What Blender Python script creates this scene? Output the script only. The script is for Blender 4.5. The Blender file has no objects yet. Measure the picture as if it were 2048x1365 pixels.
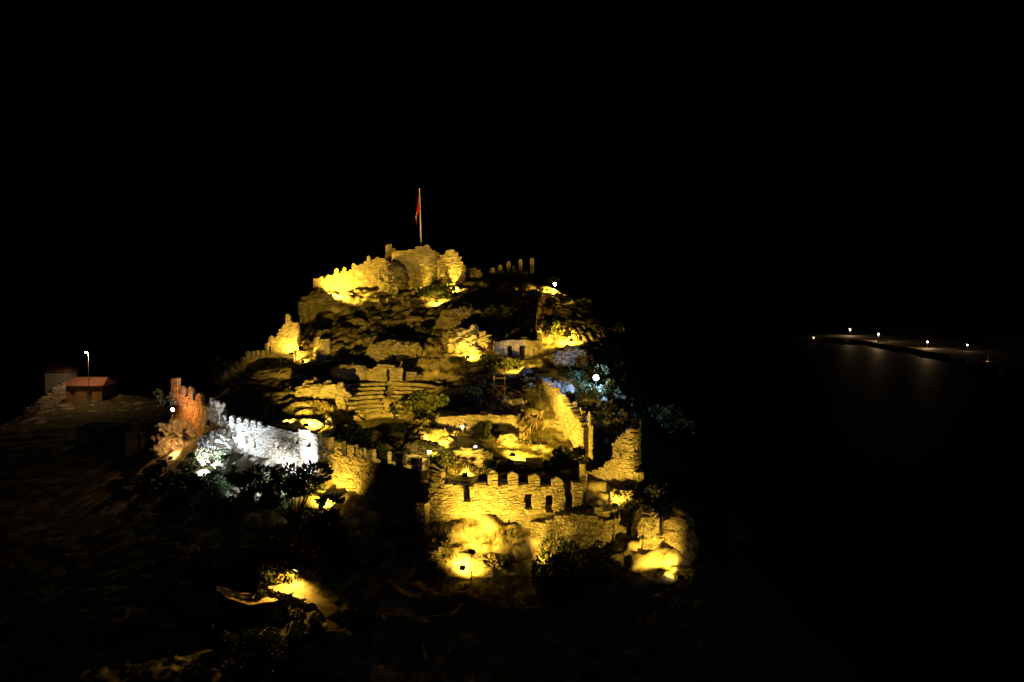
import bpy, bmesh, math, random
import numpy as np
from mathutils import Vector, Matrix
from mathutils.bvhtree import BVHTree

# ------------------------------------------------------------------ camera, sky, sun, exposure
S = bpy.context.scene
COL = S.collection
F, CX, CY, CAMZ = 1577.0, 1024.0, 682.5, 50.0
PITCH = math.radians(3.0)
cam = bpy.data.objects.new('camera', bpy.data.cameras.new('camera'))
COL.objects.link(cam)
cam.location = (0, 0, CAMZ)
cam.rotation_euler = (math.radians(90) - PITCH, 0, 0)
cam.data.sensor_width = 36.0
cam.data.lens = F / 2048 * 36.0
cam.data.clip_start = 0.5
cam.data.clip_end = 20000
S.camera = cam

world = bpy.data.worlds.new('World'); S.world = world; world.use_nodes = True
wn = world.node_tree.nodes; wl = world.node_tree.links
sky = wn.new('ShaderNodeTexSky'); sky.sky_type = 'NISHITA'; sky.sun_disc = False
sky.sun_elevation = math.radians(-9); sky.sun_rotation = math.radians(200)
bg = wn['Background']; bg.inputs['Strength'].default_value = 0.05
wl.new(sky.outputs[0], bg.inputs[0])
sun = bpy.data.objects.new('moonlight', bpy.data.lights.new('moonlight', 'SUN')); COL.objects.link(sun)
sun.data.energy = 0.004; sun.data.angle = math.radians(0.5); sun.data.color = (0.75, 0.85, 1.0)
sun.rotation_euler = (math.radians(50), 0, math.radians(20))
S.view_settings.view_transform = 'Standard'; S.view_settings.look = 'None'
S.view_settings.exposure = 1.5; S.view_settings.gamma = 1.0
S.view_settings.use_curve_mapping = False
S.render.engine = 'CYCLES'
S.cycles.use_denoising = True
S.cycles.max_bounces = 4; S.cycles.diffuse_bounces = 2; S.cycles.glossy_bounces = 2
S.cycles.transmission_bounces = 2; S.cycles.volume_bounces = 0
S.cycles.caustics_reflective = False; S.cycles.caustics_refractive = False
S.cycles.sample_clamp_indirect = 4.0

rnd = random.Random(7)
nrng = np.random.default_rng(7)

def W(px, py, Y):
    """point at world depth Y seen along photo pixel (px, py)"""
    u = (px - CX) / F; v = (CY - py) / F
    dy = math.cos(PITCH) + v * math.sin(PITCH); dz = -math.sin(PITCH) + v * math.cos(PITCH)
    t = Y / dy
    return Vector((u * t, Y, CAMZ + dz * t))
def proj_x(x, y, z):
    d = y * math.cos(PITCH) - (z - CAMZ) * math.sin(PITCH)
    return CX + F * x / d

# ------------------------------------------------------------------ noise
def _hash(ix, iy, iz, seed):
    h = (ix * 374761393 + iy * 668265263 + iz * 2147483647 + seed * 1274126177) & 0xFFFFFFFF
    h = ((h ^ (h >> 13)) * 1274126177) & 0xFFFFFFFF
    h = ((h ^ (h >> 16)) * 2246822519) & 0xFFFFFFFF
    return ((h ^ (h >> 15)) & 0xFFFFFF) / float(0xFFFFFF)
def vnoise(x, y, z, seed=0):
    x = np.asarray(x, float); y = np.asarray(y, float); z = np.asarray(z, float) + np.zeros_like(x)
    ix = np.floor(x).astype(np.int64); iy = np.floor(y).astype(np.int64); iz = np.floor(z).astype(np.int64)
    fx, fy, fz = x - ix, y - iy, z - iz
    fx = fx*fx*(3-2*fx); fy = fy*fy*(3-2*fy); fz = fz*fz*(3-2*fz)
    r = 0
    for a in (0, 1):
        for b in (0, 1):
            for c in (0, 1):
                w = (fx if a else 1-fx) * (fy if b else 1-fy) * (fz if c else 1-fz)
                r = r + w * _hash(ix+a, iy+b, iz+c, seed)
    return r * 2 - 1
def fbm(x, y, z, octs=4, seed=0, gain=0.5):
    a, s, r = 1.0, 1.0, 0.0
    for o in range(octs):
        r = r + a * vnoise(x*s, y*s, z*s, seed + o*17)
        a *= gain; s *= 2.03
    return r
def ridged(x, y, z, octs=4, seed=0):
    a, s, r = 1.0, 1.0, 0.0
    for o in range(octs):
        r = r + a * (1 - 2*np.abs(vnoise(x*s, y*s, z*s, seed + o*13)))
        a *= 0.5; s *= 2.1
    return r

# ------------------------------------------------------------------ materials
def mat(name, c1, c2, scale=1.0, rough=0.9, bump=0.0, bscale=8.0, island=0.0, spec=0.2, detail=6, stretch=(1, 1, 1)):
    m = bpy.data.materials.new(name); m.use_nodes = True
    N = m.node_tree.nodes; L = m.node_tree.links; b = N['Principled BSDF']
    tc = N.new('ShaderNodeTexCoord'); mp = N.new('ShaderNodeMapping'); mp.inputs['Scale'].default_value = stretch
    L.new(tc.outputs['Object'], mp.inputs[0])
    n = N.new('ShaderNodeTexNoise'); n.inputs['Scale'].default_value = scale; n.inputs['Detail'].default_value = detail
    n.inputs['Roughness'].default_value = 0.65
    L.new(mp.outputs[0], n.inputs['Vector'])
    r = N.new('ShaderNodeValToRGB'); r.color_ramp.elements[0].position = 0.3; r.color_ramp.elements[1].position = 0.7
    r.color_ramp.elements[0].color = (*c1, 1); r.color_ramp.elements[1].color = (*c2, 1)
    L.new(n.outputs['Fac'], r.inputs[0]); col = r.outputs[0]
    if island:
        g = N.new('ShaderNodeNewGeometry'); mr = N.new('ShaderNodeMapRange')
        mr.inputs['To Min'].default_value = 1 - island; mr.inputs['To Max'].default_value = 1 + island * 0.55
        L.new(g.outputs['Random Per Island'], mr.inputs[0])
        hs = N.new('ShaderNodeHueSaturation'); L.new(mr.outputs[0], hs.inputs['Value']); L.new(col, hs.inputs['Color']); col = hs.outputs[0]
    L.new(col, b.inputs['Base Color'])
    b.inputs['Roughness'].default_value = rough; b.inputs['Specular IOR Level'].default_value = spec
    if bump:
        n2 = N.new('ShaderNodeTexNoise'); n2.inputs['Scale'].default_value = bscale; n2.inputs['Detail'].default_value = 7
        L.new(mp.outputs[0], n2.inputs['Vector'])
        bp = N.new('ShaderNodeBump'); bp.inputs['Strength'].default_value = bump; bp.inputs['Distance'].default_value = 0.12
        L.new(n2.outputs['Fac'], bp.inputs['Height']); L.new(bp.outputs[0], b.inputs['Normal'])
    return m
def emit(name, color, strength):
    m = bpy.data.materials.new(name); m.use_nodes = True
    N = m.node_tree.nodes; b = N['Principled BSDF']
    b.inputs['Base Color'].default_value = (0.8, 0.8, 0.8, 1)
    b.inputs['Emission Color'].default_value = (*color, 1); b.inputs['Emission Strength'].default_value = strength
    return m
def leafmat(name, c1, c2):
    m = bpy.data.materials.new(name); m.use_nodes = True
    N = m.node_tree.nodes; L = m.node_tree.links; b = N['Principled BSDF']
    g = N.new('ShaderNodeNewGeometry'); r = N.new('ShaderNodeValToRGB')
    r.color_ramp.elements[0].color = (*c1, 1); r.color_ramp.elements[1].color = (*c2, 1)
    L.new(g.outputs['Random Per Island'], r.inputs[0]); L.new(r.outputs[0], b.inputs['Base Color'])
    b.inputs['Roughness'].default_value = 0.6; b.inputs['Specular IOR Level'].default_value = 0.3
    t = N.new('ShaderNodeBsdfTranslucent'); L.new(r.outputs[0], t.inputs[0])
    mx = N.new('ShaderNodeMixShader'); mx.inputs[0].default_value = 0.25
    L.new(b.outputs[0], mx.inputs[1]); L.new(t.outputs[0], mx.inputs[2]); L.new(mx.outputs[0], N['Material Output'].inputs[0])
    return m
M = {}
M['masonry'] = mat('masonry', (0.30, 0.25, 0.18), (0.50, 0.45, 0.36), 1.3, 0.95, 0.6, 7, island=0.32)
def rock_mat():
    m = mat('limestone', (0.17, 0.14, 0.10), (0.46, 0.42, 0.34), 1.1, 0.95, 0, stretch=(1, 1, 2.0), detail=9)
    N = m.node_tree.nodes; L = m.node_tree.links; b = N['Principled BSDF']
    tc = N.new('ShaderNodeTexCoord'); nz = N.new('ShaderNodeTexNoise'); nz.inputs['Scale'].default_value = 1.2; nz.inputs['Detail'].default_value = 4
    L.new(tc.outputs['Object'], nz.inputs[0])
    mx = N.new('ShaderNodeMixRGB'); mx.blend_type = 'LINEAR_LIGHT'; mx.inputs[0].default_value = 0.45; L.new(tc.outputs['Object'], mx.inputs[1]); L.new(nz.outputs['Color'], mx.inputs[2])
    mp = N.new('ShaderNodeMapping'); mp.inputs['Scale'].default_value = (0.55, 0.55, 1.3); L.new(mx.outputs[0], mp.inputs[0])
    vo = N.new('ShaderNodeTexVoronoi'); vo.feature = 'DISTANCE_TO_EDGE'; L.new(mp.outputs[0], vo.inputs['Vector'])
    mr = N.new('ShaderNodeMapRange'); mr.inputs['From Max'].default_value = 0.07; mr.clamp = True; L.new(vo.outputs['Distance'], mr.inputs[0])
    n2 = N.new('ShaderNodeTexNoise'); n2.inputs['Scale'].default_value = 2.6; n2.inputs['Detail'].default_value = 9; n2.inputs['Roughness'].default_value = 0.65; L.new(tc.outputs['Object'], n2.inputs[0])
    ad = N.new('ShaderNodeMath'); ad.operation = 'MULTIPLY_ADD'; ad.inputs[1].default_value = 0.5; L.new(mr.outputs[0], ad.inputs[0]); L.new(n2.outputs[0], ad.inputs[2])
    bp = N.new('ShaderNodeBump'); bp.inputs['Strength'].default_value = 1.0; bp.inputs['Distance'].default_value = 0.35
    L.new(ad.outputs[0], bp.inputs['Height']); L.new(bp.outputs[0], b.inputs['Normal'])
    return m
M['rock'] = rock_mat()
M['wood'] = mat('weathered_wood', (0.20, 0.14, 0.09), (0.34, 0.26, 0.18), 6, 0.8)
M['metal'] = mat('painted_metal', (0.03, 0.03, 0.03), (0.05, 0.05, 0.05), 4, 0.5)
M['pale_metal'] = mat('galvanised_metal', (0.45, 0.45, 0.44), (0.6, 0.6, 0.58), 3, 0.45, spec=0.5)
M['bark'] = mat('bark', (0.06, 0.045, 0.03), (0.13, 0.10, 0.07), 8, 0.95, 0.4, 20)
M['red'] = mat('red_cloth', (0.55, 0.01, 0.015), (0.7, 0.02, 0.02), 3, 0.8)
M['white'] = mat('white_paint', (0.7, 0.7, 0.68), (0.8, 0.8, 0.78), 3, 0.7)
M['canvas'] = mat('canvas', (0.45, 0.33, 0.2), (0.58, 0.45, 0.3), 2, 0.9)
M['plaster'] = mat('old_plaster', (0.3, 0.28, 0.25), (0.48, 0.45, 0.4), 1.5, 0.9, 0.3, 10)
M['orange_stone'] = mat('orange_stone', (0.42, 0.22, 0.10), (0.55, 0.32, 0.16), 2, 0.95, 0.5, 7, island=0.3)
M['roof'] = mat('clay_tile', (0.22, 0.09, 0.05), (0.32, 0.15, 0.08), 3, 0.9)
M['leaf'] = leafmat('leaf_green', (0.035, 0.05, 0.012), (0.11, 0.12, 0.035))
M['leaf_dark'] = leafmat('leaf_dark', (0.015, 0.025, 0.008), (0.05, 0.07, 0.02))
M['leaf_pale_lit'] = leafmat('leaf_pale_lit', (0.09, 0.12, 0.03), (0.22, 0.25, 0.07))  # paler leaf colour stands in for lamplight on the bush below the seats
M['leaf_dry'] = leafmat('leaf_dry', (0.10, 0.085, 0.03), (0.22, 0.18, 0.07))
M['grass'] = leafmat('grass_dry', (0.10, 0.09, 0.035), (0.24, 0.20, 0.09))
WARM = (1.0, 0.59, 0.05); WHITE = (0.80, 0.88, 1.0)
M['lens_warm'] = emit('warm_lens', (1.0, 0.75, 0.25), 60)
M['lens_white'] = emit('white_lens', (0.8, 0.9, 1.0), 220)
M['lens_far'] = emit('far_lens', (1.0, 0.72, 0.4), 30)
M['lens_small'] = emit('small_lens', (1.0, 0.9, 0.7), 1.0)

def terrain_material():
    m = bpy.data.materials.new('rocky_scrub'); m.use_nodes = True
    N = m.node_tree.nodes; L = m.node_tree.links; b = N['Principled BSDF']
    tc = N.new('ShaderNodeTexCoord')
    n1 = N.new('ShaderNodeTexNoise'); n1.inputs['Scale'].default_value = 0.7; n1.inputs['Detail'].default_value = 8
    L.new(tc.outputs['Object'], n1.inputs[0])
    rock = N.new('ShaderNodeValToRGB'); e = rock.color_ramp.elements
    e[0].position, e[1].position = 0.3, 0.72; e[0].color = (0.17, 0.14, 0.09, 1); e[1].color = (0.45, 0.40, 0.30, 1)
    L.new(n1.outputs[0], rock.inputs[0])
    n2 = N.new('ShaderNodeTexNoise'); n2.inputs['Scale'].default_value = 2.2; n2.inputs['Detail'].default_value = 6
    L.new(tc.outputs['Object'], n2.inputs[0])
    soil = N.new('ShaderNodeValToRGB'); e = soil.color_ramp.elements
    e[0].position, e[1].position = 0.35, 0.7; e[0].color = (0.05, 0.045, 0.02, 1); e[1].color = (0.17, 0.15, 0.06, 1)
    L.new(n2.outputs[0], soil.inputs[0])
    n3 = N.new('ShaderNodeTexNoise'); n3.inputs['Scale'].default_value = 0.35; n3.inputs['Detail'].default_value = 7
    L.new(tc.outputs['Object'], n3.inputs[0])
    at = N.new('ShaderNodeAttribute'); at.attribute_name = 'rockiness'
    ad = N.new('ShaderNodeMath'); ad.operation = 'ADD'; L.new(at.outputs['Fac'], ad.inputs[0]); L.new(n3.outputs[0], ad.inputs[1])
    ms = N.new('ShaderNodeValToRGB'); ms.color_ramp.elements[0].position = 0.62; ms.color_ramp.elements[1].position = 0.78
    L.new(ad.outputs[0], ms.inputs[0])
    mx = N.new('ShaderNodeMixRGB'); L.new(ms.outputs[0], mx.inputs[0]); L.new(soil.outputs[0], mx.inputs[1]); L.new(rock.outputs[0], mx.inputs[2])
    L.new(mx.outputs[0], b.inputs['Base Color'])
    b.inputs['Roughness'].default_value = 0.95; b.inputs['Specular IOR Level'].default_value = 0.15
    n4 = N.new('ShaderNodeTexNoise'); n4.inputs['Scale'].default_value = 3.5; n4.inputs['Detail'].default_value = 8
    L.new(tc.outputs['Object'], n4.inputs[0])
    bp = N.new('ShaderNodeBump'); bp.inputs['Strength'].default_value = 0.6; bp.inputs['Distance'].default_value = 0.15
    L.new(n4.outputs[0], bp.inputs['Height']); L.new(bp.outputs[0], b.inputs['Normal'])
    return m

# ------------------------------------------------------------------ object helpers
def mesh_obj(name, V, Fc, m, parent=None, smooth=False):
    me = bpy.data.meshes.new(name); me.from_pydata([tuple(v) for v in V], [], Fc); me.update()
    if m: me.materials.append(m)
    if smooth: me.polygons.foreach_set('use_smooth', [True] * len(me.polygons))
    o = bpy.data.objects.new(name, me); COL.objects.link(o)
    if parent:
        o.parent = parent
        if parent.type == 'EMPTY': o.matrix_parent_inverse = Matrix.Translation(-parent.location)
    return o
def tag(o, label, cat, group=None):
    o['label'] = label; o['category'] = cat
    if group: o['group'] = group
    return o
def thing(name, label, cat, loc=(0, 0, 0), group=None):
    o = bpy.data.objects.new(name, None); COL.objects.link(o); o.location = loc; o.empty_display_size = 0.3
    return tag(o, label, cat, group)
def structure(o):
    o['kind'] = 'structure'; return o
def copy_tree(o, parent=None):
    c = o.copy(); COL.objects.link(c); c.parent = parent
    for ch in list(o.children): copy_tree(ch, c)
    return c

class MB:
    def __init__(self): self.V = []; self.F = []
    def add(self, V, Fc):
        n = len(self.V); self.V += [Vector(v) for v in V]; self.F += [tuple(i + n for i in f) for f in Fc]; return self
    def box(self, c, s, R=None):
        c = Vector(c); hx, hy, hz = s[0]/2, s[1]/2, s[2]/2
        P = [Vector((x, y, z)) for z in (-hz, hz) for x, y in ((-hx, -hy), (hx, -hy), (hx, hy), (-hx, hy))]
        if R: P = [R @ p for p in P]
        return self.add([c + p for p in P], [(3, 2, 1, 0), (4, 5, 6, 7), (0, 1, 5, 4), (1, 2, 6, 5), (2, 3, 7, 6), (3, 0, 4, 7)])
    def tube(self, a, b, r1, r2=None, n=8):
        a, b = Vector(a), Vector(b); r2 = r1 if r2 is None else r2
        d = (b - a).normalized(); u = d.cross(Vector((0, 0, 1)))
        if u.length < 1e-3: u = Vector((1, 0, 0))
        u.normalize(); w = d.cross(u)
        P = [p + (u*math.cos(2*math.pi*i/n) + w*math.sin(2*math.pi*i/n)) * r for p, r in ((a, r1), (b, r2)) for i in range(n)]
        Fc = [(i, (i+1) % n, n+(i+1) % n, n+i) for i in range(n)] + [tuple(range(n-1, -1, -1)), tuple(range(n, 2*n))]
        return self.add(P, Fc)
    def lathe(self, c, prof, n=12):
        c = Vector(c)
        P = [c + Vector((r*math.cos(2*math.pi*i/n), r*math.sin(2*math.pi*i/n), z)) for r, z in prof for i in range(n)]
        Fc = [(k*n+i, k*n+(i+1) % n, (k+1)*n+(i+1) % n, (k+1)*n+i) for k in range(len(prof)-1) for i in range(n)]
        Fc += [tuple(range(n-1, -1, -1)), tuple(range((len(prof)-1)*n, len(prof)*n))]
        return self.add(P, Fc)
    def build(self, name, m, parent=None, smooth=False): return mesh_obj(name, self.V, self.F, m, parent, smooth)

# ------------------------------------------------------------------ terrain
G = []                                        # ground control points
def gp(*rows):
    for px, py, Y in rows: G.append(tuple(W(px, py, Y)))
def gz(*rows):
    for x, y, z in rows: G.append((x, y, z + CAMZ))
# foot of the front cliff and the flat strip in front of it
gp((840, 1150, 71.5), (900, 1152, 71), (950, 1150, 71), (1010, 1160, 71), (1080, 1175, 71), (1150, 1180, 71), (1230, 1172, 71), (1300, 1170, 71.5), (1380, 1168, 72))
gp((860, 1195, 67.5), (960, 1205, 67), (1075, 1212, 66.5))
gz((-7, 64.5, -29), (0, 64, -30), (5, 63.5, -30.5), (14, 66, -29), (22, 68, -30))
# ledge under the front wall
gp((862, 1058, 74.6), (900, 1052, 74.2), (950, 1050, 74.2), (1010, 1052, 74.4), (1080, 1075, 74.8), (1150, 1085, 75.2), (1215, 1080, 75.5))
gp((900, 1085, 72.6), (945, 1095, 72.2), (1000, 1090, 72.6), (1060, 1120, 72.8))
# yard behind it
gz((-6.5, 78.5, -18.2), (-2, 78.5, -18.3), (3, 78.5, -18.4), (6.5, 79, -18.6))
gp((870, 918, 88), (940, 918, 90), (1040, 916, 90), (1110, 912, 92), (1160, 925, 90))
gp((935, 960, 83), (1030, 960, 83), (1100, 950, 84))
# inside the long left wall
gp((840, 925, 84.5), (780, 905, 90), (710, 885, 94), (650, 868, 98), (575, 848, 101), (520, 832, 106), (470, 815, 112), (425, 800, 116))
# central rock terrace
gp((880, 885, 94), (960, 882, 95), (1040, 882, 96), (900, 835, 99), (960, 827, 99.5), (1040, 830, 100), (1090, 868, 100))
gp((960, 815, 106), (1020, 805, 108), (1050, 800, 109), (1070, 820, 106))
# theatre
gp((770, 850, 110), (700, 835, 112), (820, 850, 110.5), (690, 765, 121), (770, 757, 123), (840, 765, 121))
gp((720, 740, 126), (800, 730, 126.5), (860, 745, 122))
gp((640, 810, 111), (600, 785, 115), (650, 775, 119), (880, 790, 113), (920, 770, 116))
# upper slope
gp((640, 745, 126), (690, 700, 131), (760, 690, 131), (830, 700, 129), (880, 722, 123), (940, 716, 122.5), (1000, 730, 119.5), (1050, 722, 120))
gp((900, 680, 128), (950, 665, 130), (980, 690, 127), (880, 640, 136), (940, 640, 135), (1000, 640, 135), (1055, 665, 128))
gp((860, 607, 142), (920, 605, 142.5), (800, 620, 141), (720, 625, 142), (660, 640, 142), (1000, 605, 142), (1055, 610, 142))
gp((640, 586, 147.5), (700, 584, 148), (770, 578, 149), (850, 585, 147), (930, 565, 150), (1000, 555, 152), (1060, 560, 152))
gz((-30, 158, 2), (-15, 158, 3.5), (0, 160, 3), (6, 160, 2))
# left side
gp((600, 735, 126), (560, 740, 127), (520, 745, 127), (470, 765, 124), (430, 785, 120))
gp((600, 690, 136), (560, 690, 137), (620, 640, 144))
gp((350, 855, 113), (385, 850, 111), (420, 885, 106), (450, 905, 102), (500, 940, 97), (600, 962, 90.5), (700, 990, 85.5), (780, 1025, 82), (845, 1080, 78))
gp((320, 895, 110), (350, 920, 106), (400, 960, 98), (480, 990, 92), (560, 1010, 86.5), (650, 1045, 81), (750, 1090, 76.5), (820, 1125, 73.5))
gp((540, 1165, 73), (600, 1170, 72.5), (650, 1195, 70.5), (670, 1250, 66.5), (740, 1160, 71.5), (430, 1250, 71), (490, 1250, 70.5), (545, 1235, 70.5), (780, 1200, 68))
gz((-24, 62, -30.5), (-16, 60, -31), (-10, 58, -32), (-30, 60, -31.5), (-40, 75, -29), (-45, 95, -25), (-52, 110, -24.8))
gz((-60, 125, -23.6), (-70, 128, -24.2), (-85, 155, -20.8), (-95, 158, -21.5), (-80, 162, -20), (-75, 150, -22), (-92, 165, -20.5), (-58, 117, -24), (-70, 175, -24), (-100, 130, -27), (-60, 190, -35), (-45, 140, -16), (-38, 150, -14))
# right side
gz((8.5, 90, -18.6), (10, 84, -19.4), (12, 81, -20), (14, 79, -20.6), (16, 78, -22), (19, 76, -26), (12.5, 76.5, -22.5), (11, 75.5, -23))
gp((1145, 812, 108), (1190, 775, 110), (1130, 720, 119), (1165, 690, 121), (1110, 690, 124), (1100, 575, 150), (1150, 612, 145), (1200, 660, 136), (1140, 682, 124.5), (1095, 640, 136))
gp((1230, 800, 106), (1260, 830, 100))
gz((19, 112, -16), (20, 135, -10), (16, 150, -4), (20, 100, -21), (19, 90, -23), (24, 80, -30), (26, 100, -31), (28, 120, -30), (28, 140, -28), (40, 90, -47), (42, 120, -48), (40, 150, -48), (22, 168, -16))
gz((0, 175, -8), (-20, 175, -10), (0, 200, -33), (-30, 205, -38), (20, 200, -45), (0, 240, -56), (-60, 240, -58), (60, 200, -56), (60, 100, -57), (60, 60, -57), (35, 60, -46), (30, 40, -50))
gz((0, 48, -36), (-25, 48, -36), (0, 25, -42), (-40, 30, -42), (-80, 60, -42), (-120, 100, -50), (-140, 150, -56), (-120, 200, -58), (-100, 30, -56))
G = np.array(G)
def rbf_fit(P):
    d = np.linalg.norm(P[:, None, :2] - P[None, :, :2], axis=2)
    n = len(P); A = np.zeros((n+3, n+3)); A[:n, :n] = d + np.eye(n) * -0.15
    A[:n, n] = 1; A[:n, n+1:] = P[:, :2]; A[n, :n] = 1; A[n+1:, :n] = P[:, :2].T
    return np.linalg.solve(A, np.concatenate([P[:, 2], np.zeros(3)]))
WT = rbf_fit(G)
def base_h(x, y):
    sh = np.shape(x); x = np.ravel(x); y = np.ravel(y); out = np.empty(len(x)); n = len(G)
    for i in range(0, len(x), 20000):
        xs, ys = x[i:i+20000], y[i:i+20000]
        d = np.sqrt((xs[:, None] - G[None, :, 0])**2 + (ys[:, None] - G[None, :, 1])**2)
        out[i:i+20000] = d @ WT[:n] + WT[n] + WT[n+1]*xs + WT[n+2]*ys
    return out.reshape(sh)

def axis(segs):
    out = []
    for a, b, st in segs: out += list(np.arange(a, b, st))
    return np.array(out + [segs[-1][1]])
GX = axis([(-150, -60, 3.0), (-60, -36, 0.8), (-36, 20, 0.24), (20, 30, 0.6), (30, 75, 3.0)])
GY = axis([(18, 62, 2.0), (62, 78, 0.22), (78, 152, 0.3), (152, 165, 0.6), (165, 260, 4.0)])
XX, YY = np.meshgrid(GX, GY)
ZZ = base_h(XX, YY)
# flat zones keep less relief
def soft(px, py, Y, r):
    p = W(px, py, Y); return np.exp(-((XX-p.x)**2 + (YY-p.y)**2) / (r*r))
calm = np.clip(soft(765, 820, 116, 6.5) + 0.8*soft(1040, 912, 90, 5) + 0.7*soft(1030, 718, 121, 4) + 0.5*soft(960, 1190, 69, 5)*1.0 + 0.8*soft(600, 1180, 71, 5) + 0.9*soft(490, 1230, 70.5, 4.5), 0, 1)
amp = np.clip((ZZ - 5) / 12, 0.15, 1) * (1 - 0.85*calm)
# ledges: warped horizontal terraces
warp = 2.2 * fbm(XX/9, YY/9, 0*XX, 3, 5) + 0.10*XX
step = 1.25
q = (ZZ + warp) / step
fr = q - np.floor(q)
terr = (np.clip((fr - 0.55) / 0.45, 0, 1)**1.0 - fr) * step
tmask = np.clip(0.55 + 1.1*fbm(XX/11, YY/11, 0*XX + 3, 3, 9), 0, 1)
ZZ = ZZ + terr * 0.85 * tmask * amp
blocks = ridged(XX/3.2, YY/3.2, ZZ/1.3, 4, 21) * 0.55 + fbm(XX/1.2, YY/1.2, ZZ/0.7, 3, 31) * 0.22
ZZ = ZZ + blocks * amp * 0.75
TC = W(768, 836, 112.0)
rr = np.hypot((XX-TC.x)/1.08, YY-TC.y)
carve = TC.z - 0.45 + np.clip(rr - 2.7, 0, 99) * 0.9
front_ok = np.where(YY > TC.y - 0.5, carve, TC.z - 0.35 - np.clip(TC.y - YY, 0, 99)*0.02)
inz = (rr < 8.2) & (YY > TC.y - 0.5) | (np.abs(XX-TC.x) < 5.5) & (YY <= TC.y - 0.5) & (YY > 100)
ZZ = np.where(inz, np.minimum(ZZ, front_ok), ZZ)
gyy, gxx = np.gradient(ZZ, GY, GX)
slope = np.sqrt(gxx**2 + gyy**2)
rocky = np.clip(slope * 0.42 - 0.12, -0.05, 0.45) + 0.12 * blocks
# sideways push so steep faces break into ledges instead of smooth ramps
px_ = 0.55 * fbm(XX/2.0, YY/2.0, ZZ/0.55, 4, 51) * np.clip(slope/2, 0, 1) * amp
nx = -gxx / (slope + 0.3); ny = -gyy / (slope + 0.3)
ny_, nx_ = len(GY), len(GX)
TV = np.stack([XX + nx*px_, YY + ny*px_, ZZ], -1).reshape(-1, 3)
ii = (np.arange(ny_-1)[:, None] * nx_ + np.arange(nx_-1)[None]).ravel()
TF = np.stack([ii, ii+1, ii+nx_+1, ii+nx_], 1)
me = bpy.data.meshes.new('hill')
me.vertices.add(len(TV)); me.vertices.foreach_set('co', TV.astype(np.float32).ravel())
me.loops.add(TF.size); me.loops.foreach_set('vertex_index', TF.astype(np.int32).ravel())
me.polygons.add(len(TF)); me.polygons.foreach_set('loop_start', np.arange(0, TF.size, 4, dtype=np.int32))
me.update(calc_edges=True); me.validate()
at = me.attributes.new('rockiness', 'FLOAT', 'POINT'); at.data.foreach_set('value', rocky.ravel().astype(np.float32))
me.materials.append(terrain_material())
hill = structure(bpy.data.objects.new('hill', me)); COL.objects.link(hill)
BVH = BVHTree.FromPolygons([tuple(v) for v in TV], [tuple(f) for f in TF.tolist()])
def ground(x, y):
    h = BVH.ray_cast(Vector((x, y, 200)), Vector((0, 0, -1)))
    return h[0].z if h[0] else 0.0
def G3(px, Y, dz=0.0):
    """point on the ground seen in pixel column px at depth Y"""
    p = W(px, 900, Y); z = ground(p.x, p.y); return Vector((p.x, p.y, z + dz))
def hit(px, py, back=0.0):
    """where the ray through a photo pixel meets the ground"""
    d = (W(px, py, 100) - cam.location).normalized()
    h = BVH.ray_cast(cam.location, d)
    return (h[0] - d*back) if h[0] else W(px, py, 120)

# sea and the far shore
sea = structure(mesh_obj('sea', [(-6000, -200, 0), (6000, -200, 0), (6000, 9000, 0), (-6000, 9000, 0)], [(0, 1, 2, 3)], None))
ms = mat('dark_sea', (0.004, 0.008, 0.012), (0.006, 0.012, 0.018), 0.01, 0.6, 0.3, 0.4, spec=0.08); sea.data.materials.append(ms)
SH = [(1560, 980), (1610, 955), (1650, 945), (1700, 915), (1757, 825), (1800, 765), (1855, 700), (1900, 640), (1960, 560), (2048, 465), (2200, 380), (2400, 330)]
def shore():
    V = []; Fc = []; ts = [0, 8, 16, 30, 60, 110, 180, 300, 500, 800, 1300]; n = 0
    pxs = np.concatenate([np.linspace(1560, 2400, 85)])
    for px in pxs:
        Y = float(np.interp(px, [a for a, b in SH], [b for a, b in SH])) + 6*math.sin(px/13.0) + 4*math.sin(px/5.1)
        x = (px-CX)/F*Y
        tip = min(1, (px-1560)/90.0)
        for k, t in enumerate(ts):
            z = -1.5 if k == 0 else tip*(4.2 + 0.02*max(0, t-250) + (1.5*math.sin(px/31.0 + t/90) if t > 200 else 0)) - (1-tip)*1.0
            V.append((x*(1 + t/Y), Y + t, z))
    m = len(ts)
    for i in range(len(pxs)-1):
        for k in range(m-1): Fc.append((i*m+k, (i+1)*m+k, (i+1)*m+k+1, i*m+k+1))
    return V, Fc
V, Fc = shore(); far = structure(mesh_obj('far_shore', V, Fc, mat('shore_scrub', (0.05, 0.05, 0.03), (0.1, 0.09, 0.06), 0.02), smooth=False))
FB = BVHTree.FromPolygons([tuple(v) for v in V], Fc)

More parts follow.
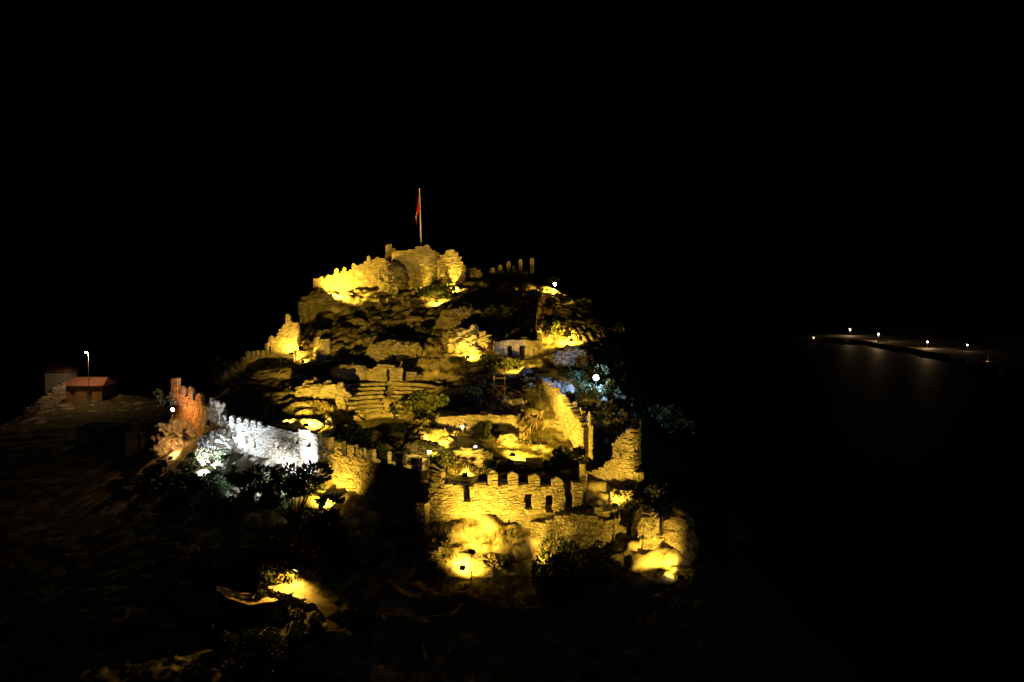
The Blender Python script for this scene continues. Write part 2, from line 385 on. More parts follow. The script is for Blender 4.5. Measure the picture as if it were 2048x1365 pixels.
# ------------------------------------------------------------------ masonry
class Path:
    def __init__(self, pts, world=False):
        if not world:
            rows = []
            for px, pb, pt, Y in pts:
                a = W(px, pb, Y); b = W(px, pt, Y); rows.append((a.x, a.y, a.z, b.z))
            pts = rows
        self.p = np.array(pts, float)
        d = np.hypot(np.diff(self.p[:, 0]), np.diff(self.p[:, 1]))
        self.s = np.concatenate([[0], np.cumsum(d)]); self.L = self.s[-1]
        t = np.diff(self.p[:, :2], axis=0) / d[:, None]
        tv = np.vstack([t[:1], (t[:-1] + t[1:]) / 2, t[-1:]]); tv /= np.linalg.norm(tv, axis=1)[:, None]
        self.n = np.stack([tv[:, 1], -tv[:, 0]], 1)      # to the right of travel
    def xy(self, s, n=0.0):
        x = np.interp(s, self.s, self.p[:, 0]); y = np.interp(s, self.s, self.p[:, 1])
        if s < 0 or s > self.L:
            e = 0 if s < 0 else -1; ds = s if s < 0 else s - self.L
            x += -self.n[e, 1]*ds; y += self.n[e, 0]*ds
        a = np.interp(s, self.s, self.n[:, 0]); b = np.interp(s, self.s, self.n[:, 1])
        return x + a*n, y + b*n
    def zb(self, s): return float(np.interp(s, self.s, self.p[:, 2]))
    def zt(self, s): return float(np.interp(s, self.s, self.p[:, 3]))
    def s_px(self, px):
        ss = np.linspace(0, self.L, 1500)
        x = np.interp(ss, self.s, self.p[:, 0]); y = np.interp(ss, self.s, self.p[:, 1]); z = np.interp(ss, self.s, self.p[:, 3])
        pp = CX + F*x/(y*math.cos(PITCH) - (z-CAMZ)*math.sin(PITCH))
        return float(ss[np.argmin(np.abs(pp - px))])
    def z_py(self, s, py):
        return W(CX, py, self.xy(s)[1]).z

def wave(s, z):
    return 0.07*math.sin(s*1.15 + 0.6*z + 1.3*math.sin(z*1.7)) + 0.045*math.sin(s*2.9 - z*1.4 + 2.0)
def wave_s(s, z):
    return 0.05*math.sin(z*3.1 + s*0.8) + 0.04*math.sin(z*6.7 - s*0.5)
def stone_geo(path, s0, s1, z0, z1, T, pr):
    V = []; c = min(0.035, (s1-s0)*0.15, (z1-z0)*0.15)
    for sd in (1, -1):
        for k, (n, ins) in enumerate(((sd*T/2, 0), (sd*(T/2 + pr.uniform(0.01, 0.13)), c))):
            for (s, z) in ((s0+ins, z0+ins), (s1-ins, z0+ins), (s1-ins, z1-ins), (s0+ins, z1-ins)):
                j = 0.035 if k else 0.0
                x, y = path.xy(s + (wave_s(s, z) if 0.3 < s < path.L-0.3 else 0) + pr.uniform(-j, j), n + pr.uniform(-j, j)); V.append((x, y, z + wave(s, z) + pr.uniform(-j, j)))
    Fc = []
    for o, fl in ((0, False), (8, True)):
        q = [(o+4, o+5, o+6, o+7)] + [(o+i, o+(i+1) % 4, o+4+(i+1) % 4, o+4+i) for i in range(4)]
        Fc += [tuple(reversed(f)) for f in q] if fl else q
    Fc += [(i, 8+i, 8+(i+1) % 4, (i+1) % 4) for i in range(4)]
    return V, Fc

def lay(path, T, course, slen, openings, rag, seed, s_lim=None, skip=None):
    """courses of stones between base and ragged top -> list of (s0,s1,z0,z1)"""
    pr = random.Random(seed); out = []
    z = min(path.p[:, 2]) - 0.8; zmax = max(path.p[:, 3]) + rag
    a0, a1 = s_lim or (0, path.L); row = 0
    ragf = lambda s: rag * float(fbm(np.array([s*0.7]), np.array([seed*3.1]), np.array([0.0]), 3, seed)[0])
    nr = max(2, int((a1-a0)/0.25)); rg = np.array([ragf(x) for x in np.linspace(a0, a1, nr)]); rx = np.linspace(a0, a1, nr)
    while z < zmax:
        h = course * pr.uniform(0.6, 1.35); zc = z + h/2
        cuts = sorted((o[0], o[1]) for o in openings if o[2] < zc < o[3])
        free, cur = [], a0
        for c0, c1 in cuts:
            if c0 > cur: free.append((cur, min(c0, a1)))
            cur = max(cur, c1)
        if cur < a1: free.append((cur, a1))
        for f0, f1 in free:
            s = f0
            while s < f1 - 0.02:
                l = slen * pr.uniform(0.55, 1.5); e = s + l
                if f1 - e < slen*0.45: e = f1
                m = (s+e)/2
                if zc < path.zt(m) + float(np.interp(m, rx, rg)) and z + h > path.zb(m) - 0.7:
                    c = pr.random()
                    if c < 0.22 and h > 0.17:
                        zm = z + h*pr.uniform(0.4, 0.6); out += [(s, e, z, zm), (s, e, zm, z+h)]
                    elif c < 0.34:
                        sm = s + (e-s)*pr.uniform(0.35, 0.65); zm = z + h*pr.uniform(0.4, 0.6); out += [(s, sm, z, z+h), (sm, e, z, zm), (sm, e, zm, z+h)]
                    else: out.append((s, e, z, z+h))
                s = e
        z += h; row += 1
    return out

def build_wall(name, label, cat, pts, T=0.9, course=0.28, slen=0.5, openings=(), rag=0.15, merlons=(), mer_side=None, mer_T=None,
               group=None, own=0, m=None, seed=1, world=False, pointed=True, holes=()):
    m = m or M['masonry']; path = Path(pts, world)
    x, y = path.xy(path.L/2); root = thing(name, label, cat, (x, y, path.zb(path.L/2)), group)
    ops = []
    for px0, px1, py0, py1 in openings:
        s0, s1 = sorted((path.s_px(px0), path.s_px(px1))); sm = (s0+s1)/2
        ops.append((s0, s1, path.z_py(sm, py1), path.z_py(sm, py0)))
    st = lay(path, T, course, slen, ops, rag, seed); pr = random.Random(seed+99)
    big = set()
    if own:
        big = set(sorted(range(len(st)), key=lambda i: -(st[i][1]-st[i][0])*(st[i][3]-st[i][2]))[:own])
    V, Fc = [], []
    for i, q in enumerate(st):
        v, f = stone_geo(path, *q, T, pr)
        if i in big: mesh_obj('stone', v, f, m, root)
        else:
            n = len(V); V += v; Fc += [tuple(k+n for k in ff) for ff in f]
    if V:
        o = mesh_obj('masonry', V, Fc, m, root); o['kind'] = 'stuff'
    for k, mr in enumerate(merlons):
        add_merlon(root, path, mr, mer_T or T*0.55, m, seed*31+k, mer_side if mer_side is not None else (T - (mer_T or T*0.55))/2, pointed)
    return root, path
def add_merlon(root, path, mr, T, m, seed, side, pointed=True):
    pxc, wpx, pyt, pyb = mr[:4]; s = path.s_px(pxc); x, y = path.xy(s)
    s0, s1 = sorted((path.s_px(pxc - wpx/2), path.s_px(pxc + wpx/2)))
    if s1 - s0 < 0.45: s0, s1 = s - 0.4, s + 0.4
    if s1 - s0 > 1.8: s0, s1 = s - 0.7, s + 0.7
    zt = path.z_py(s, pyt); zb = min(path.z_py(s, pyb), path.zt(s)) - 0.15
    pr = random.Random(seed); V, Fc = [], []
    def ad(v, f):
        n = len(V); V.extend(v); Fc.extend(tuple(k+n for k in ff) for ff in f)
    capped = pointed and (len(mr) < 5 or mr[4] != 'flat')
    cap = 0.3*(s1-s0) + 0.12 if capped else 0
    sub = Path([(*path.xy(a, side), 0, 0) for a in np.linspace(s0, s1, 3)], True)
    z = zb
    while z < zt - cap - 0.03:
        h = min(pr.uniform(0.2, 0.32), zt - cap - z); c = pr.uniform(0.3, 0.7)*sub.L
        ad(*stone_geo(sub, 0, c, z, z+h, T, pr)); ad(*stone_geo(sub, c, sub.L, z, z+h, T, pr)); z += h
    if capped:
        lean = pr.uniform(-0.12, 0.12)*sub.L; j = lambda: pr.uniform(-0.03, 0.03)
        prof = [(0.02, z), (sub.L-0.02, z), (sub.L*0.93+j(), z+cap*0.35+j()), (sub.L/2+lean, z+cap+j()), (sub.L*0.07+j(), z+cap*0.4+j())]
        P = [(*sub.xy(a, n), b) for n in (T/2+0.02, -T/2-0.02) for a, b in prof]; k = len(prof)
        mo = mesh_obj('merlon', V, Fc, m, root)
        mesh_obj('capstone', P, [tuple(range(k)), tuple(range(2*k-1, k-1, -1))] + [(i, k+i, k+(i+1) % k, (i+1) % k) for i in range(k)], m, mo)
        return mo
    return mesh_obj('merlon', V, Fc, m, root)

# ---- front wall
front, fpath = build_wall('front_wall', 'tall crenellated stone front wall with two arched windows above the lit cliff', 'castle wall',
    [(851, 1062, 972, 79.5), (856, 1062, 966, 77.4), (868, 1062, 962, 76.0), (890, 1062, 961, 75.2), (925, 1062, 973, 75.0), (941, 1062, 976, 75.0),
     (953, 1062, 967, 75.0), (1010, 1066, 968, 75.3), (1075, 1090, 971, 75.8), (1098, 1090, 972, 76.0), (1103, 1090, 970, 76.0), (1127, 1090, 978, 76.2), (1128, 1095, 968, 76.2), (1163, 1095, 966, 76.5)],
    T=0.9, course=0.24, slen=0.42, rag=0.06, own=300, seed=3,
    openings=[(927, 940, 950, 1001), (1048, 1064, 985, 1016), (1090, 1105, 987, 1022), (1128, 1144, 940, 1023)],
    merlons=[(877, 24, 927, 962), (985, 20, 939, 969), (1025, 20, 942, 971), (1067, 22, 946, 972), (1113, 23, 953, 976)])
for (a, b, t) in ((1048, 1064, 985), (1090, 1105, 987)):            # stone lintels over the windows
    s0, s1 = fpath.s_px(a), fpath.s_px(b); z = fpath.z_py(s0, t); mb = MB()
    P = [(s0-0.14, z-0.06), (s1+0.14, z-0.06), (s1+0.14, z+0.12), ((s0+s1)/2, z+0.24), (s0-0.14, z+0.12)]
    V = [(*fpath.xy(q, n), zz) for n in (0.56, -0.56) for q, zz in P]
    mb.add(V, [tuple(range(5)), tuple(range(9, 4, -1))] + [(i, 5+i, 5+(i+1) % 5, (i+1) % 5) for i in range(5)]); mb.build('lintel', M['masonry'], front)
# lower revetment and side pieces
build_wall('revetment_wall', 'rough battered stone revetment bulging out below the right half of the front wall', 'castle wall',
    [(1062, 1105, 1050, 75.2), (1095, 1112, 1030, 75.0), (1140, 1120, 1026, 75.0), (1190, 1125, 1028, 75.2), (1222, 1110, 1036, 76.0), (1226, 1100, 1040, 77.5)],
    T=1.3, course=0.34, slen=0.42, rag=0.3, seed=5, m=M['rock'])
build_wall('spur_wall', 'thin broken spur of wall standing edge-on at the right end of the front wall', 'wall',
    [(1164, 1035, 924, 76.6), (1166, 1035, 940, 79.0), (1168, 1010, 950, 81.5)], T=0.42, course=0.24, slen=0.4, rag=0.2, seed=6)
build_wall('corner_buttress', 'narrow lit stone buttress at the left corner of the front wall', 'buttress',
    [(838, 1110, 1006, 76.5), (857, 1100, 1002, 75.6)], T=0.7, course=0.26, slen=0.4, rag=0.25, seed=8)
build_wall('low_ledge_wall', 'low lit stone ledge between the spur wall and the dark cleft', 'wall',
    [(1166, 1040, 1018, 75.8), (1215, 1040, 1016, 76.4)], T=1.6, course=0.3, slen=0.6, rag=0.15, seed=9)
# ---- ruined tower
rt, rpath = build_wall('ruined_tower', 'tall jagged ruined tower with putlog holes on the cliff beside the front wall', 'tower',
    [(1168, 968, 946, 83.5), (1186, 980, 943, 83), (1203, 990, 940, 82.3), (1213, 992, 926, 82), (1229, 992, 915, 81.4), (1230.5, 992, 885, 81.3), (1239, 992, 877, 81), (1250, 992, 861, 80.6), (1262, 990, 857, 80.6), (1268, 985, 857, 81), (1271, 980, 842, 82), (1272, 970, 846, 83.5)],
    T=0.8, course=0.22, slen=0.38, rag=0.1, own=200, seed=11,
    openings=[(1258, 1267, 863, 868), (1256, 1261, 879, 883), (1242, 1246, 906, 911), (1257, 1260, 912, 919), (1264, 1267, 895, 904)])
build_wall('broken_wall_stub', 'small pale stub of broken wall clinging to the right foot of the ruined tower', 'wall',
    [(1271, 968, 948, 80.0), (1283, 966, 945, 80.4)], T=0.6, course=0.25, slen=0.4, rag=0.3, seed=12)
build_wall('gatehouse_wall', 'unlit stone wall with a small window between the bright inner wall and the ruined tower', 'wall',
    [(1180, 925, 852, 90), (1205, 925, 850, 91), (1240, 925, 848, 92)], T=0.8, course=0.3, slen=0.5, rag=0.15, seed=13, openings=[(1205, 1213, 872, 886)])
# ---- long left wall, from the white corner tower to the front
LW = [(447, 905, 840, 103.5), (480, 925, 846, 101), (525, 945, 853, 98), (560, 955, 857, 95.2), (598, 965, 862, 92.3)]
build_wall('white_lit_wall', 'pale wall washed by white floodlight with small merlons and twin slit windows', 'castle wall', LW,
    T=0.9, course=0.24, slen=0.45, rag=0.05, seed=14, openings=[(496, 502, 871, 889), (512, 518, 877, 893), (559, 565, 884, 896)],
    merlons=[(453, 8, 829, 841), (469, 8, 831, 845), (484, 8, 834, 847), (498, 8, 837, 850), (511, 8, 840, 852), (525, 8, 843, 854)] + [(545+i*6.2, 3.6, 850+i*1.6, 857+i*1.6, 'flat') for i in range(8)])
build_wall('long_side_wall', 'long yellow lit wall with tall slotted merlons running down to the front corner', 'castle wall',
    [(598, 968, 888, 92.3), (636, 975, 895, 89.8), (684, 990, 908, 87), (735, 1010, 918, 84.5), (790, 1030, 928, 82), (850, 1050, 940, 79.6)],
    T=0.9, course=0.26, slen=0.45, rag=0.08, seed=15,
    merlons=[(613, 15, 858, 890, 'flat'), (636, 14, 866, 896, 'flat'), (659, 15, 873, 903, 'flat'), (683.5, 15, 881, 908, 'flat'), (708, 14, 888, 913, 'flat'), (727, 9, 895, 917, 'flat'),
             (745, 12, 898, 920, 'flat'), (775, 14, 902, 927, 'flat'), (805, 15, 905, 932, 'flat'), (836, 15, 915, 938, 'flat')])
# white corner tower
build_wall('white_corner_tower', 'slim corner tower lit bluish white with three finger-like merlons', 'tower',
    [(412, 890, 812, 107.5), (425, 900, 812, 105), (440, 905, 818, 103.2), (448, 900, 820, 104.2), (452, 890, 822, 107)], T=0.8, course=0.26, slen=0.42, rag=0.08, seed=16,
    openings=[(420, 426, 840, 850)], merlons=[(427, 5, 796, 815), (434.5, 5, 801, 818), (443, 5, 805, 820)])
build_wall('orange_lit_tower', 'orange lit square tower with stepped merlons and a slit window at the far left corner', 'tower',
    [(349, 850, 783, 116), (348, 862, 781, 112), (365, 862, 786, 111), (390, 868, 796, 109.5), (412, 880, 808, 107.5)], T=0.8, course=0.26, slen=0.42, rag=0.12, seed=17, m=M['orange_stone'],
    openings=[(377, 381, 804, 815)], merlons=[(354.5, 13, 756, 786, 'flat'), (370, 8, 771, 790), (386, 9, 773, 795), (403, 12, 785, 804)])
# ---- upper left wall and tower
build_wall('upper_side_wall', 'dim crenellated wall climbing the slope to the upper left tower', 'castle wall',
    [(440, 785, 752, 121), (470, 775, 735, 125), (500, 768, 716, 128), (537, 752, 712, 131)], T=0.8, course=0.3, slen=0.5, rag=0.12, seed=18,
    merlons=[(447, 6, 740, 752), (459, 6, 730, 745), (471, 6, 722, 737), (485, 6, 714, 729), (494, 6, 702, 722), (504, 6, 702, 718), (513, 6, 700, 716), (523, 6, 700, 716), (533, 5, 686, 714)])
build_wall('upper_left_tower', 'brightly lit stepped ruin of the upper left tower with a tall thin pinnacle', 'tower',
    [(543, 700, 688, 133), (549, 700, 686, 133), (557, 700, 668, 133), (568, 700, 652, 133), (579, 700, 641, 133), (589, 700, 646, 133), (594, 700, 647, 133), (596.5, 698, 660, 136)],
    T=0.8, course=0.26, slen=0.45, rag=0.1, seed=19, merlons=[(545, 6, 671, 690), (537.5, 5, 674, 692), (577, 4.5, 628, 645)])
build_wall('arcade_wall', 'dark wall with two glowing openings below the upper left tower', 'wall',
    [(537, 745, 706, 130.5), (560, 745, 708, 129.5), (589, 742, 709, 129)], T=0.6, course=0.28, slen=0.45, rag=0.08, seed=20,
    openings=[(558, 565, 712, 730), (570, 576, 717, 733)])
build_wall('lit_terrace_wall', 'glowing yellow terrace wall right of the two openings', 'wall',
    [(591, 738, 703, 129.5), (612, 736, 702, 131), (629, 735, 706, 132)], T=0.6, course=0.3, slen=0.5, rag=0.15, seed=22)
build_wall('square_pier', 'square masonry pier with corner columns beside the terrace wall', 'pier',
    [(631, 732, 681, 131.5), (632, 732, 680, 129.6), (645, 732, 679, 129), (657, 732, 682, 129.6), (658, 730, 683, 131)], T=0.5, course=0.3, slen=0.45, rag=0.08, seed=23,
    merlons=[(632.5, 4, 676, 684, 'flat'), (654, 4, 678, 686, 'flat')])
# ---- summit
build_wall('summit_left_wall', 'crenellated summit wall stepping up towards the keep', 'castle wall',
    [(628, 592, 557, 149), (650, 592, 556, 149), (665, 592, 549, 149.5), (690, 590, 543, 150), (708, 590, 537, 150), (736, 588, 522, 150.5), (757, 586, 519, 151), (768, 585, 516, 151), (776, 584, 523, 151), (788, 582, 530, 151)],
    T=0.9, course=0.3, slen=0.5, rag=0.1, seed=24,
    merlons=[(673, 9, 537, 548), (689, 8, 534, 545), (708, 8, 527, 540), (737, 7, 512, 524), (755, 9, 514, 522)])
build_wall('far_parapet', 'low dark parapet with tiny merlons behind the summit left wall', 'castle wall',
    [(629, 580, 552, 153), (645, 580, 552, 154), (662, 580, 553, 154)], T=0.6, course=0.3, slen=0.5, rag=0.05, seed=25,
    merlons=[(633, 5, 546, 554), (640, 4, 545, 554), (648.5, 4, 543, 554), (656, 5, 543, 554)])
build_wall('keep', 'massive weathered keep of rough stone crowning the summit below the flagpole', 'keep',
    [(796, 590, 520, 153), (798, 592, 508, 150.5), (806, 594, 503, 150), (830, 594, 499, 149.6), (850, 594, 498, 149.6), (860, 592, 500, 149.8), (866, 590, 508, 150.3), (873, 590, 518, 151), (879, 588, 530, 151.8)],
    T=2.6, course=0.36, slen=0.6, rag=0.45, seed=26, merlons=[(852, 10, 490, 500)])
build_wall('keep_gable', 'golden lit pointed gable of the keep at the summit', 'keep',
    [(880, 585, 526, 148.6), (884, 585, 513, 148.3), (893, 585, 505, 148.2), (901, 585, 499, 148.2), (908, 585, 502, 148.2), (914, 585, 509, 148.4), (918, 585, 522, 148.6), (926, 582, 535, 149.4)],
    T=1.4, course=0.3, slen=0.5, rag=0.15, seed=27)
build_wall('summit_right_wall', 'low sloping stretch of wall right of the keep gable', 'castle wall',
    [(922, 575, 534, 151), (940, 575, 536, 151.3), (960, 570, 541, 151.8), (962, 568, 548, 152)], T=0.9, course=0.3, slen=0.5, rag=0.2, seed=28)
build_wall('twin_pillar', 'pair of slender broken pillars standing left of the keep', 'pillar',
    [(770, 560, 515, 152), (777, 560, 505, 152), (789, 560, 510, 152.6)], T=0.6, course=0.35, slen=0.5, rag=0.05, seed=29, merlons=[(774, 5, 490, 518, 'flat'), (779, 4, 489, 518, 'flat'), (787, 5, 497, 518, 'flat')])
build_wall('dim_battlement', 'dimly lit broken battlement along the dark right shoulder of the summit', 'castle wall',
    [(980, 560, 542, 153), (1010, 560, 544, 153.5), (1040, 560, 543, 154), (1064, 562, 545, 154)], T=0.8, course=0.3, slen=0.5, rag=0.25, seed=30,
    merlons=[(985, 8, 535, 544), (1000, 8, 530, 545), (1017, 7, 523, 546), (1027, 6, 532, 546), (1041, 7, 518, 545), (1064, 8, 516, 547)])
# ---- right side: upper edge-on wall, house, bright inner wall
build_wall('upper_right_wall', 'high wall seen edge-on climbing from the small house to the summit', 'castle wall',
    [(1080, 705, 672, 121.5), (1076, 690, 652, 126), (1079, 670, 620, 134), (1081, 640, 596, 142), (1084, 612, 572, 150)], T=0.6, course=0.3, slen=0.5, rag=0.2, seed=31,
    merlons=[(1078.5, 3, 612, 632), (1079.5, 3, 600, 618), (1081.2, 3, 588, 602)])
build_wall('orange_turret', 'small orange lit block of wall jutting out from the upper right wall', 'wall',
    [(1086, 640, 594, 140), (1087, 640, 592, 138), (1100, 640, 593, 138), (1101, 640, 596, 140)], T=0.5, course=0.3, slen=0.45, rag=0.1, seed=32, m=M['orange_stone'])
hs, hp = build_wall('ruined_house', 'small roofless stone house with two dark window openings and level top', 'house',
    [(991, 730, 683, 125), (991, 730, 682, 121.5), (1030, 732, 681.5, 121.3), (1074, 732, 681, 121.3), (1076, 730, 681, 125)], T=0.5, course=0.26, slen=0.45, rag=0.02, seed=33,
    openings=[(1014, 1024.5, 694, 714), (1039, 1050, 695, 715), (1064, 1070, 697, 709)])
build_wall('bright_inner_wall', 'inner face of the right curtain wall blazing yellow from the yard floodlight', 'castle wall',
    [(1066, 770, 716, 124), (1069, 790, 737, 121), (1078, 815, 746, 117), (1090, 845, 760, 112.5), (1105, 868, 775, 107.5), (1122, 885, 792, 102.5), (1141, 900, 812, 97.8), (1160, 912, 836, 93.4), (1174, 922, 858, 90.2)],
    T=0.8, course=0.26, slen=0.45, rag=0.35, seed=34)
rw, rwp = build_wall('outer_parapet', 'dark outer parapet with bright upright merlons beyond the inner wall walk', 'castle wall',
    [(1084, 775, 745, 122), (1112, 800, 785, 113), (1128, 818, 801, 107.5), (1145, 836, 816, 102), (1165, 856, 834, 96), (1187, 872, 845, 90)], T=0.7, course=0.28, slen=0.45, rag=0.1, seed=35,
    merlons=[(1091, 9, 728, 748), (1112, 8, 761, 786), (1119, 6, 767, 790), (1127, 8, 779, 800), (1141, 6, 796, 813), (1152, 6, 804, 825), (1166.5, 6, 814, 838), (1185, 6, 823, 846)])
# yard terrace with the lit strata wall
build_wall('yard_step_wall', 'low banded retaining wall in the yard behind the front wall', 'wall',
    [(870, 942, 912, 86), (905, 942, 910, 86.5), (906, 942, 898, 86.6), (962, 940, 899, 87), (980, 925, 905, 88)], T=0.8, course=0.22, slen=0.8, rag=0.1, seed=37)

# ------------------------------------------------------------------ theatre
th = thing('rock_theatre', 'small rock-cut theatre with curved rows of stone seats on the slope', 'theatre', W(765, 835, 112.5))
def seat_row(i):
    r0 = 2.9 + 0.62*i; z1 = TC.z + 0.35 + 0.56*i; pr = random.Random(100+i); V = []; Fc = []
    a0, a1 = (25 + pr.uniform(-5, 5), 168 + pr.uniform(-8, 4)); n = 30
    sec = lambda r, z, j: [(r+j, z-0.26), (r+j, z), (r+0.95, z+0.03), (r+0.95, z-0.95), (r+0.42, z-0.95), (r+0.42, z-0.26)]
    ang = np.linspace(math.radians(a0), math.radians(a1), n); runs = []; cur = []
    for k, a in enumerate(ang):
        deg = math.degrees(a)
        if abs(deg - 97 + i*1.2) < 4 or (pr.random() < 0.05): 
            if len(cur) > 1: runs.append(cur)
            cur = []
        else: cur.append(a)
    if len(cur) > 1: runs.append(cur)
    for run in runs:
        b = len(V); m = 6
        for a in run:
            jr, jz = pr.uniform(-0.07, 0.07), pr.uniform(-0.05, 0.03)
            for r, z in sec(r0, z1 + jz, jr): V.append((TC.x + r*math.cos(a)*1.08, TC.y + r*math.sin(a), z))
        for k in range(len(run)-1):
            for q in range(m): Fc.append((b+k*m+q, b+k*m+(q+1) % m, b+(k+1)*m+(q+1) % m, b+(k+1)*m+q))
        Fc += [tuple(range(b, b+m))[::-1], tuple(range(b+(len(run)-1)*m, b+len(run)*m))]
    return mesh_obj('seat_row', V, Fc, M['rock'], th)
for i in range(8): seat_row(i)
# rock-cut back wall with two upright niches
build_wall('niche_wall', 'smooth cut rock face with two dark upright niches above the theatre seats', 'rock face',
    [(724, 768, 760, 122.2), (736, 768, 746, 121.4), (750, 768, 735, 121), (765, 768, 727, 120.8), (785, 768, 729, 120.6), (806, 768, 733, 120.8), (824, 768, 744, 121.2), (840, 768, 757, 122)], T=1.4, course=0.4, slen=1.0, rag=0.35, seed=40, m=M['rock'],
    openings=[(775.5, 780.5, 741, 760), (805, 812.5, 735, 763)])

# ------------------------------------------------------------------ rocks
def ico(sub):
    bm = bmesh.new(); bmesh.ops.create_icosphere(bm, subdivisions=sub, radius=1)
    V = np.array([v.co[:] for v in bm.verts]); Fc = [tuple(v.index for v in f.verts) for f in bm.faces]; bm.free(); return V, Fc
ICO = {k: ico(k) for k in (3, 5)}
def rock_geo(c, r, seed, sub=5, rough=0.36, strata=0.5, tilt=0.0, boxy=0.25):
    V, Fc = ICO[sub]; V = V.copy()
    k = np.maximum.reduce([abs(V[:, 0]), abs(V[:, 1]), abs(V[:, 2])]); V = V * ((1-boxy) + boxy/k)[:, None]
    P = V * np.array(r)
    sc = 1.0 / max(0.6, min(r)*0.8)
    zt = P[:, 2] + tilt*P[:, 0]
    d = rough*min(r)*(0.6*ridged(P[:, 0]*sc, P[:, 1]*sc, zt*sc*1.4, 5, seed) + 0.35*fbm(P[:, 0]*sc*3, P[:, 1]*sc*3, zt*sc*4, 4, seed+5))
    lay_ = (zt + 0.25*fbm(P[:, 0]*0.6, P[:, 1]*0.6, zt*0.6, 3, seed+9)) / 0.55
    fr = lay_ - np.floor(lay_)
    d += strata*0.22*(np.where(fr < 0.22, -1.0, 0.25) * (0.5 + 0.5*vnoise(P[:, 0]*0.9, P[:, 1]*0.9, np.floor(lay_), seed+3)))
    nrm = V / np.linalg.norm(V, axis=1)[:, None]
    return P + nrm*d[:, None] + np.array(c), Fc
def rock(label, c, r, seed, group=None, **kw):
    V, Fc = rock_geo(c, r, seed, **kw)
    return tag(mesh_obj('rock_outcrop', V, Fc, M['rock'], smooth=False), label, 'rock', group)
rock('bright creamy rock buttress lit by the floodlight at its foot beside the dark cleft', W(1290, 1092, 76.4), (1.35, 1.6, 4.0), 1, strata=0.3, rough=0.22)
rock('broad rounded dim boulder cliff right of the bright rock buttress', W(1355, 1088, 77.0), (1.9, 2.0, 3.9), 2, strata=0.15, rough=0.16)
P = [W(1316, 1168, 73), W(1354, 1164, 72.4), W(1321, 1126, 73.6)]
V = [p for p in P] + [p + Vector((0.15, 0.8, 0.05)) for p in P]
o = mesh_obj('rock_slab', V, [(0, 1, 2), (5, 4, 3), (0, 3, 4, 1), (1, 4, 5, 2), (2, 5, 3, 0)], M['rock'])
bv = o.modifiers.new('bevel', 'BEVEL'); bv.width = 0.08; bv.segments = 2
tag(o, 'triangular bright slab of rock leaning beside the right-hand floodlight', 'rock')
rock('dark boulder choking the cleft under the ruined tower', W(1250, 1020, 78.5), (1.7, 1.5, 1.7), 4)
rock('low lit rock spur running down from the front cliff to the dark cleft', W(1222, 1150, 74), (1.7, 1.2, 1.3), 6, tilt=0.5)
rock('layered orange lit rock slope under the far left corner tower', W(362, 882, 110), (3.6, 2.0, 2.6), 7, strata=2.0, tilt=0.8)
rock('white lit craggy rock below the corner tower', W(455, 905, 102.5), (3.6, 1.6, 2.8), 8, strata=0.8, tilt=0.4)
rock('bluish lit crag beside the white floodlight on the right flank', W(1142, 716, 117), (2.7, 1.8, 1.5), 9, strata=0.8)
rock('smooth tawny rock dome in the middle of the castle ground', W(955, 866, 99.5), (5.4, 2.6, 2.7), 10, strata=0.25, rough=0.16, boxy=0.7)
rock('banded shelf of pale rock left of the tawny dome', W(885, 880, 96), (2.2, 1.6, 1.1), 11, strata=1.3)
rock('pale cracked rock face with slanting ledges above its own floodlight', W(935, 690, 126.2), (3.6, 2.4, 2.9), 12, strata=1.2, tilt=-0.35)
rock('stack of slanting ledges above the pale cracked rock face', W(925, 648, 134), (4.2, 2.6, 2.4), 13, strata=1.2, tilt=-0.4)
rock('rough brown crag left of the keep', W(785, 565, 148.5), (2.4, 2.0, 3.2), 15)
rock('steep brown cliff under the summit left wall', W(640, 625, 146.5), (3.4, 2.4, 3.6), 16, strata=0.4)
rock('tawny cliff face left of the theatre seats', W(645, 800, 113.5), (3.6, 2.2, 2.5), 17, strata=0.4)
rock('small olive mound above the left seats of the theatre', W(700, 748, 121.5), (3.0, 1.6, 1.4), 18, strata=0.3, rough=0.2)
rock('lit rock shelf behind the white lit wall', W(590, 852, 99.5), (3.4, 1.6, 0.7), 19, strata=0.5)
rock('glowing rock bank behind the bright shrubs right of the upper wall', W(1106, 680, 127), (1.6, 1.2, 0.9), 20)
rock('overhanging slanted ledge right of the keep on the shadowed shoulder', W(1000, 592, 146), (3.8, 2.0, 1.5), 21, strata=1.1, tilt=-0.4)
rock('mossy ledge above the niche wall', W(790, 705, 127.5), (4.4, 2.0, 1.6), 22, strata=0.7)
rock('brown ledge on the slope below the two glowing openings', W(560, 762, 122.5), (4.2, 2.0, 1.5), 23, strata=0.8)
rock('bright ledge of rock under the front wall above the floodlights', W(950, 1078, 75.0), (4.6, 1.2, 1.3), 24, strata=0.7)
rock('jagged lower boulder between the two front floodlights', W(985, 1128, 72.2), (1.5, 0.9, 0.9), 25)
rock('shadowed boulder at the left foot of the front cliff', W(872, 1120, 72.8), (1.1, 1.0, 1.2), 26)
boulder_meshes = []
for k in range(5):
    V, Fc = rock_geo((0, 0, 0), (1, 0.8, 0.7), 60+k, sub=3, rough=0.5, strata=0.3)
    me = bpy.data.meshes.new('boulder'); me.from_pydata([tuple(v) for v in V], [], Fc); me.materials.append(M['rock']); boulder_meshes.append(me)
def castle_zone(pr):
    """a random spot on the castle slope that the photograph looks onto"""
    while True:
        y = pr.uniform(84, 148); t = (y-84)/64
        x = pr.uniform(-12 - 22*math.sin(t*math.pi*0.8), 3.5)
        if (x-TC.x)**2 + (y-TC.y-3)**2 < 75 or abs(y-90) < 4 and x > -5: continue
        return x, y
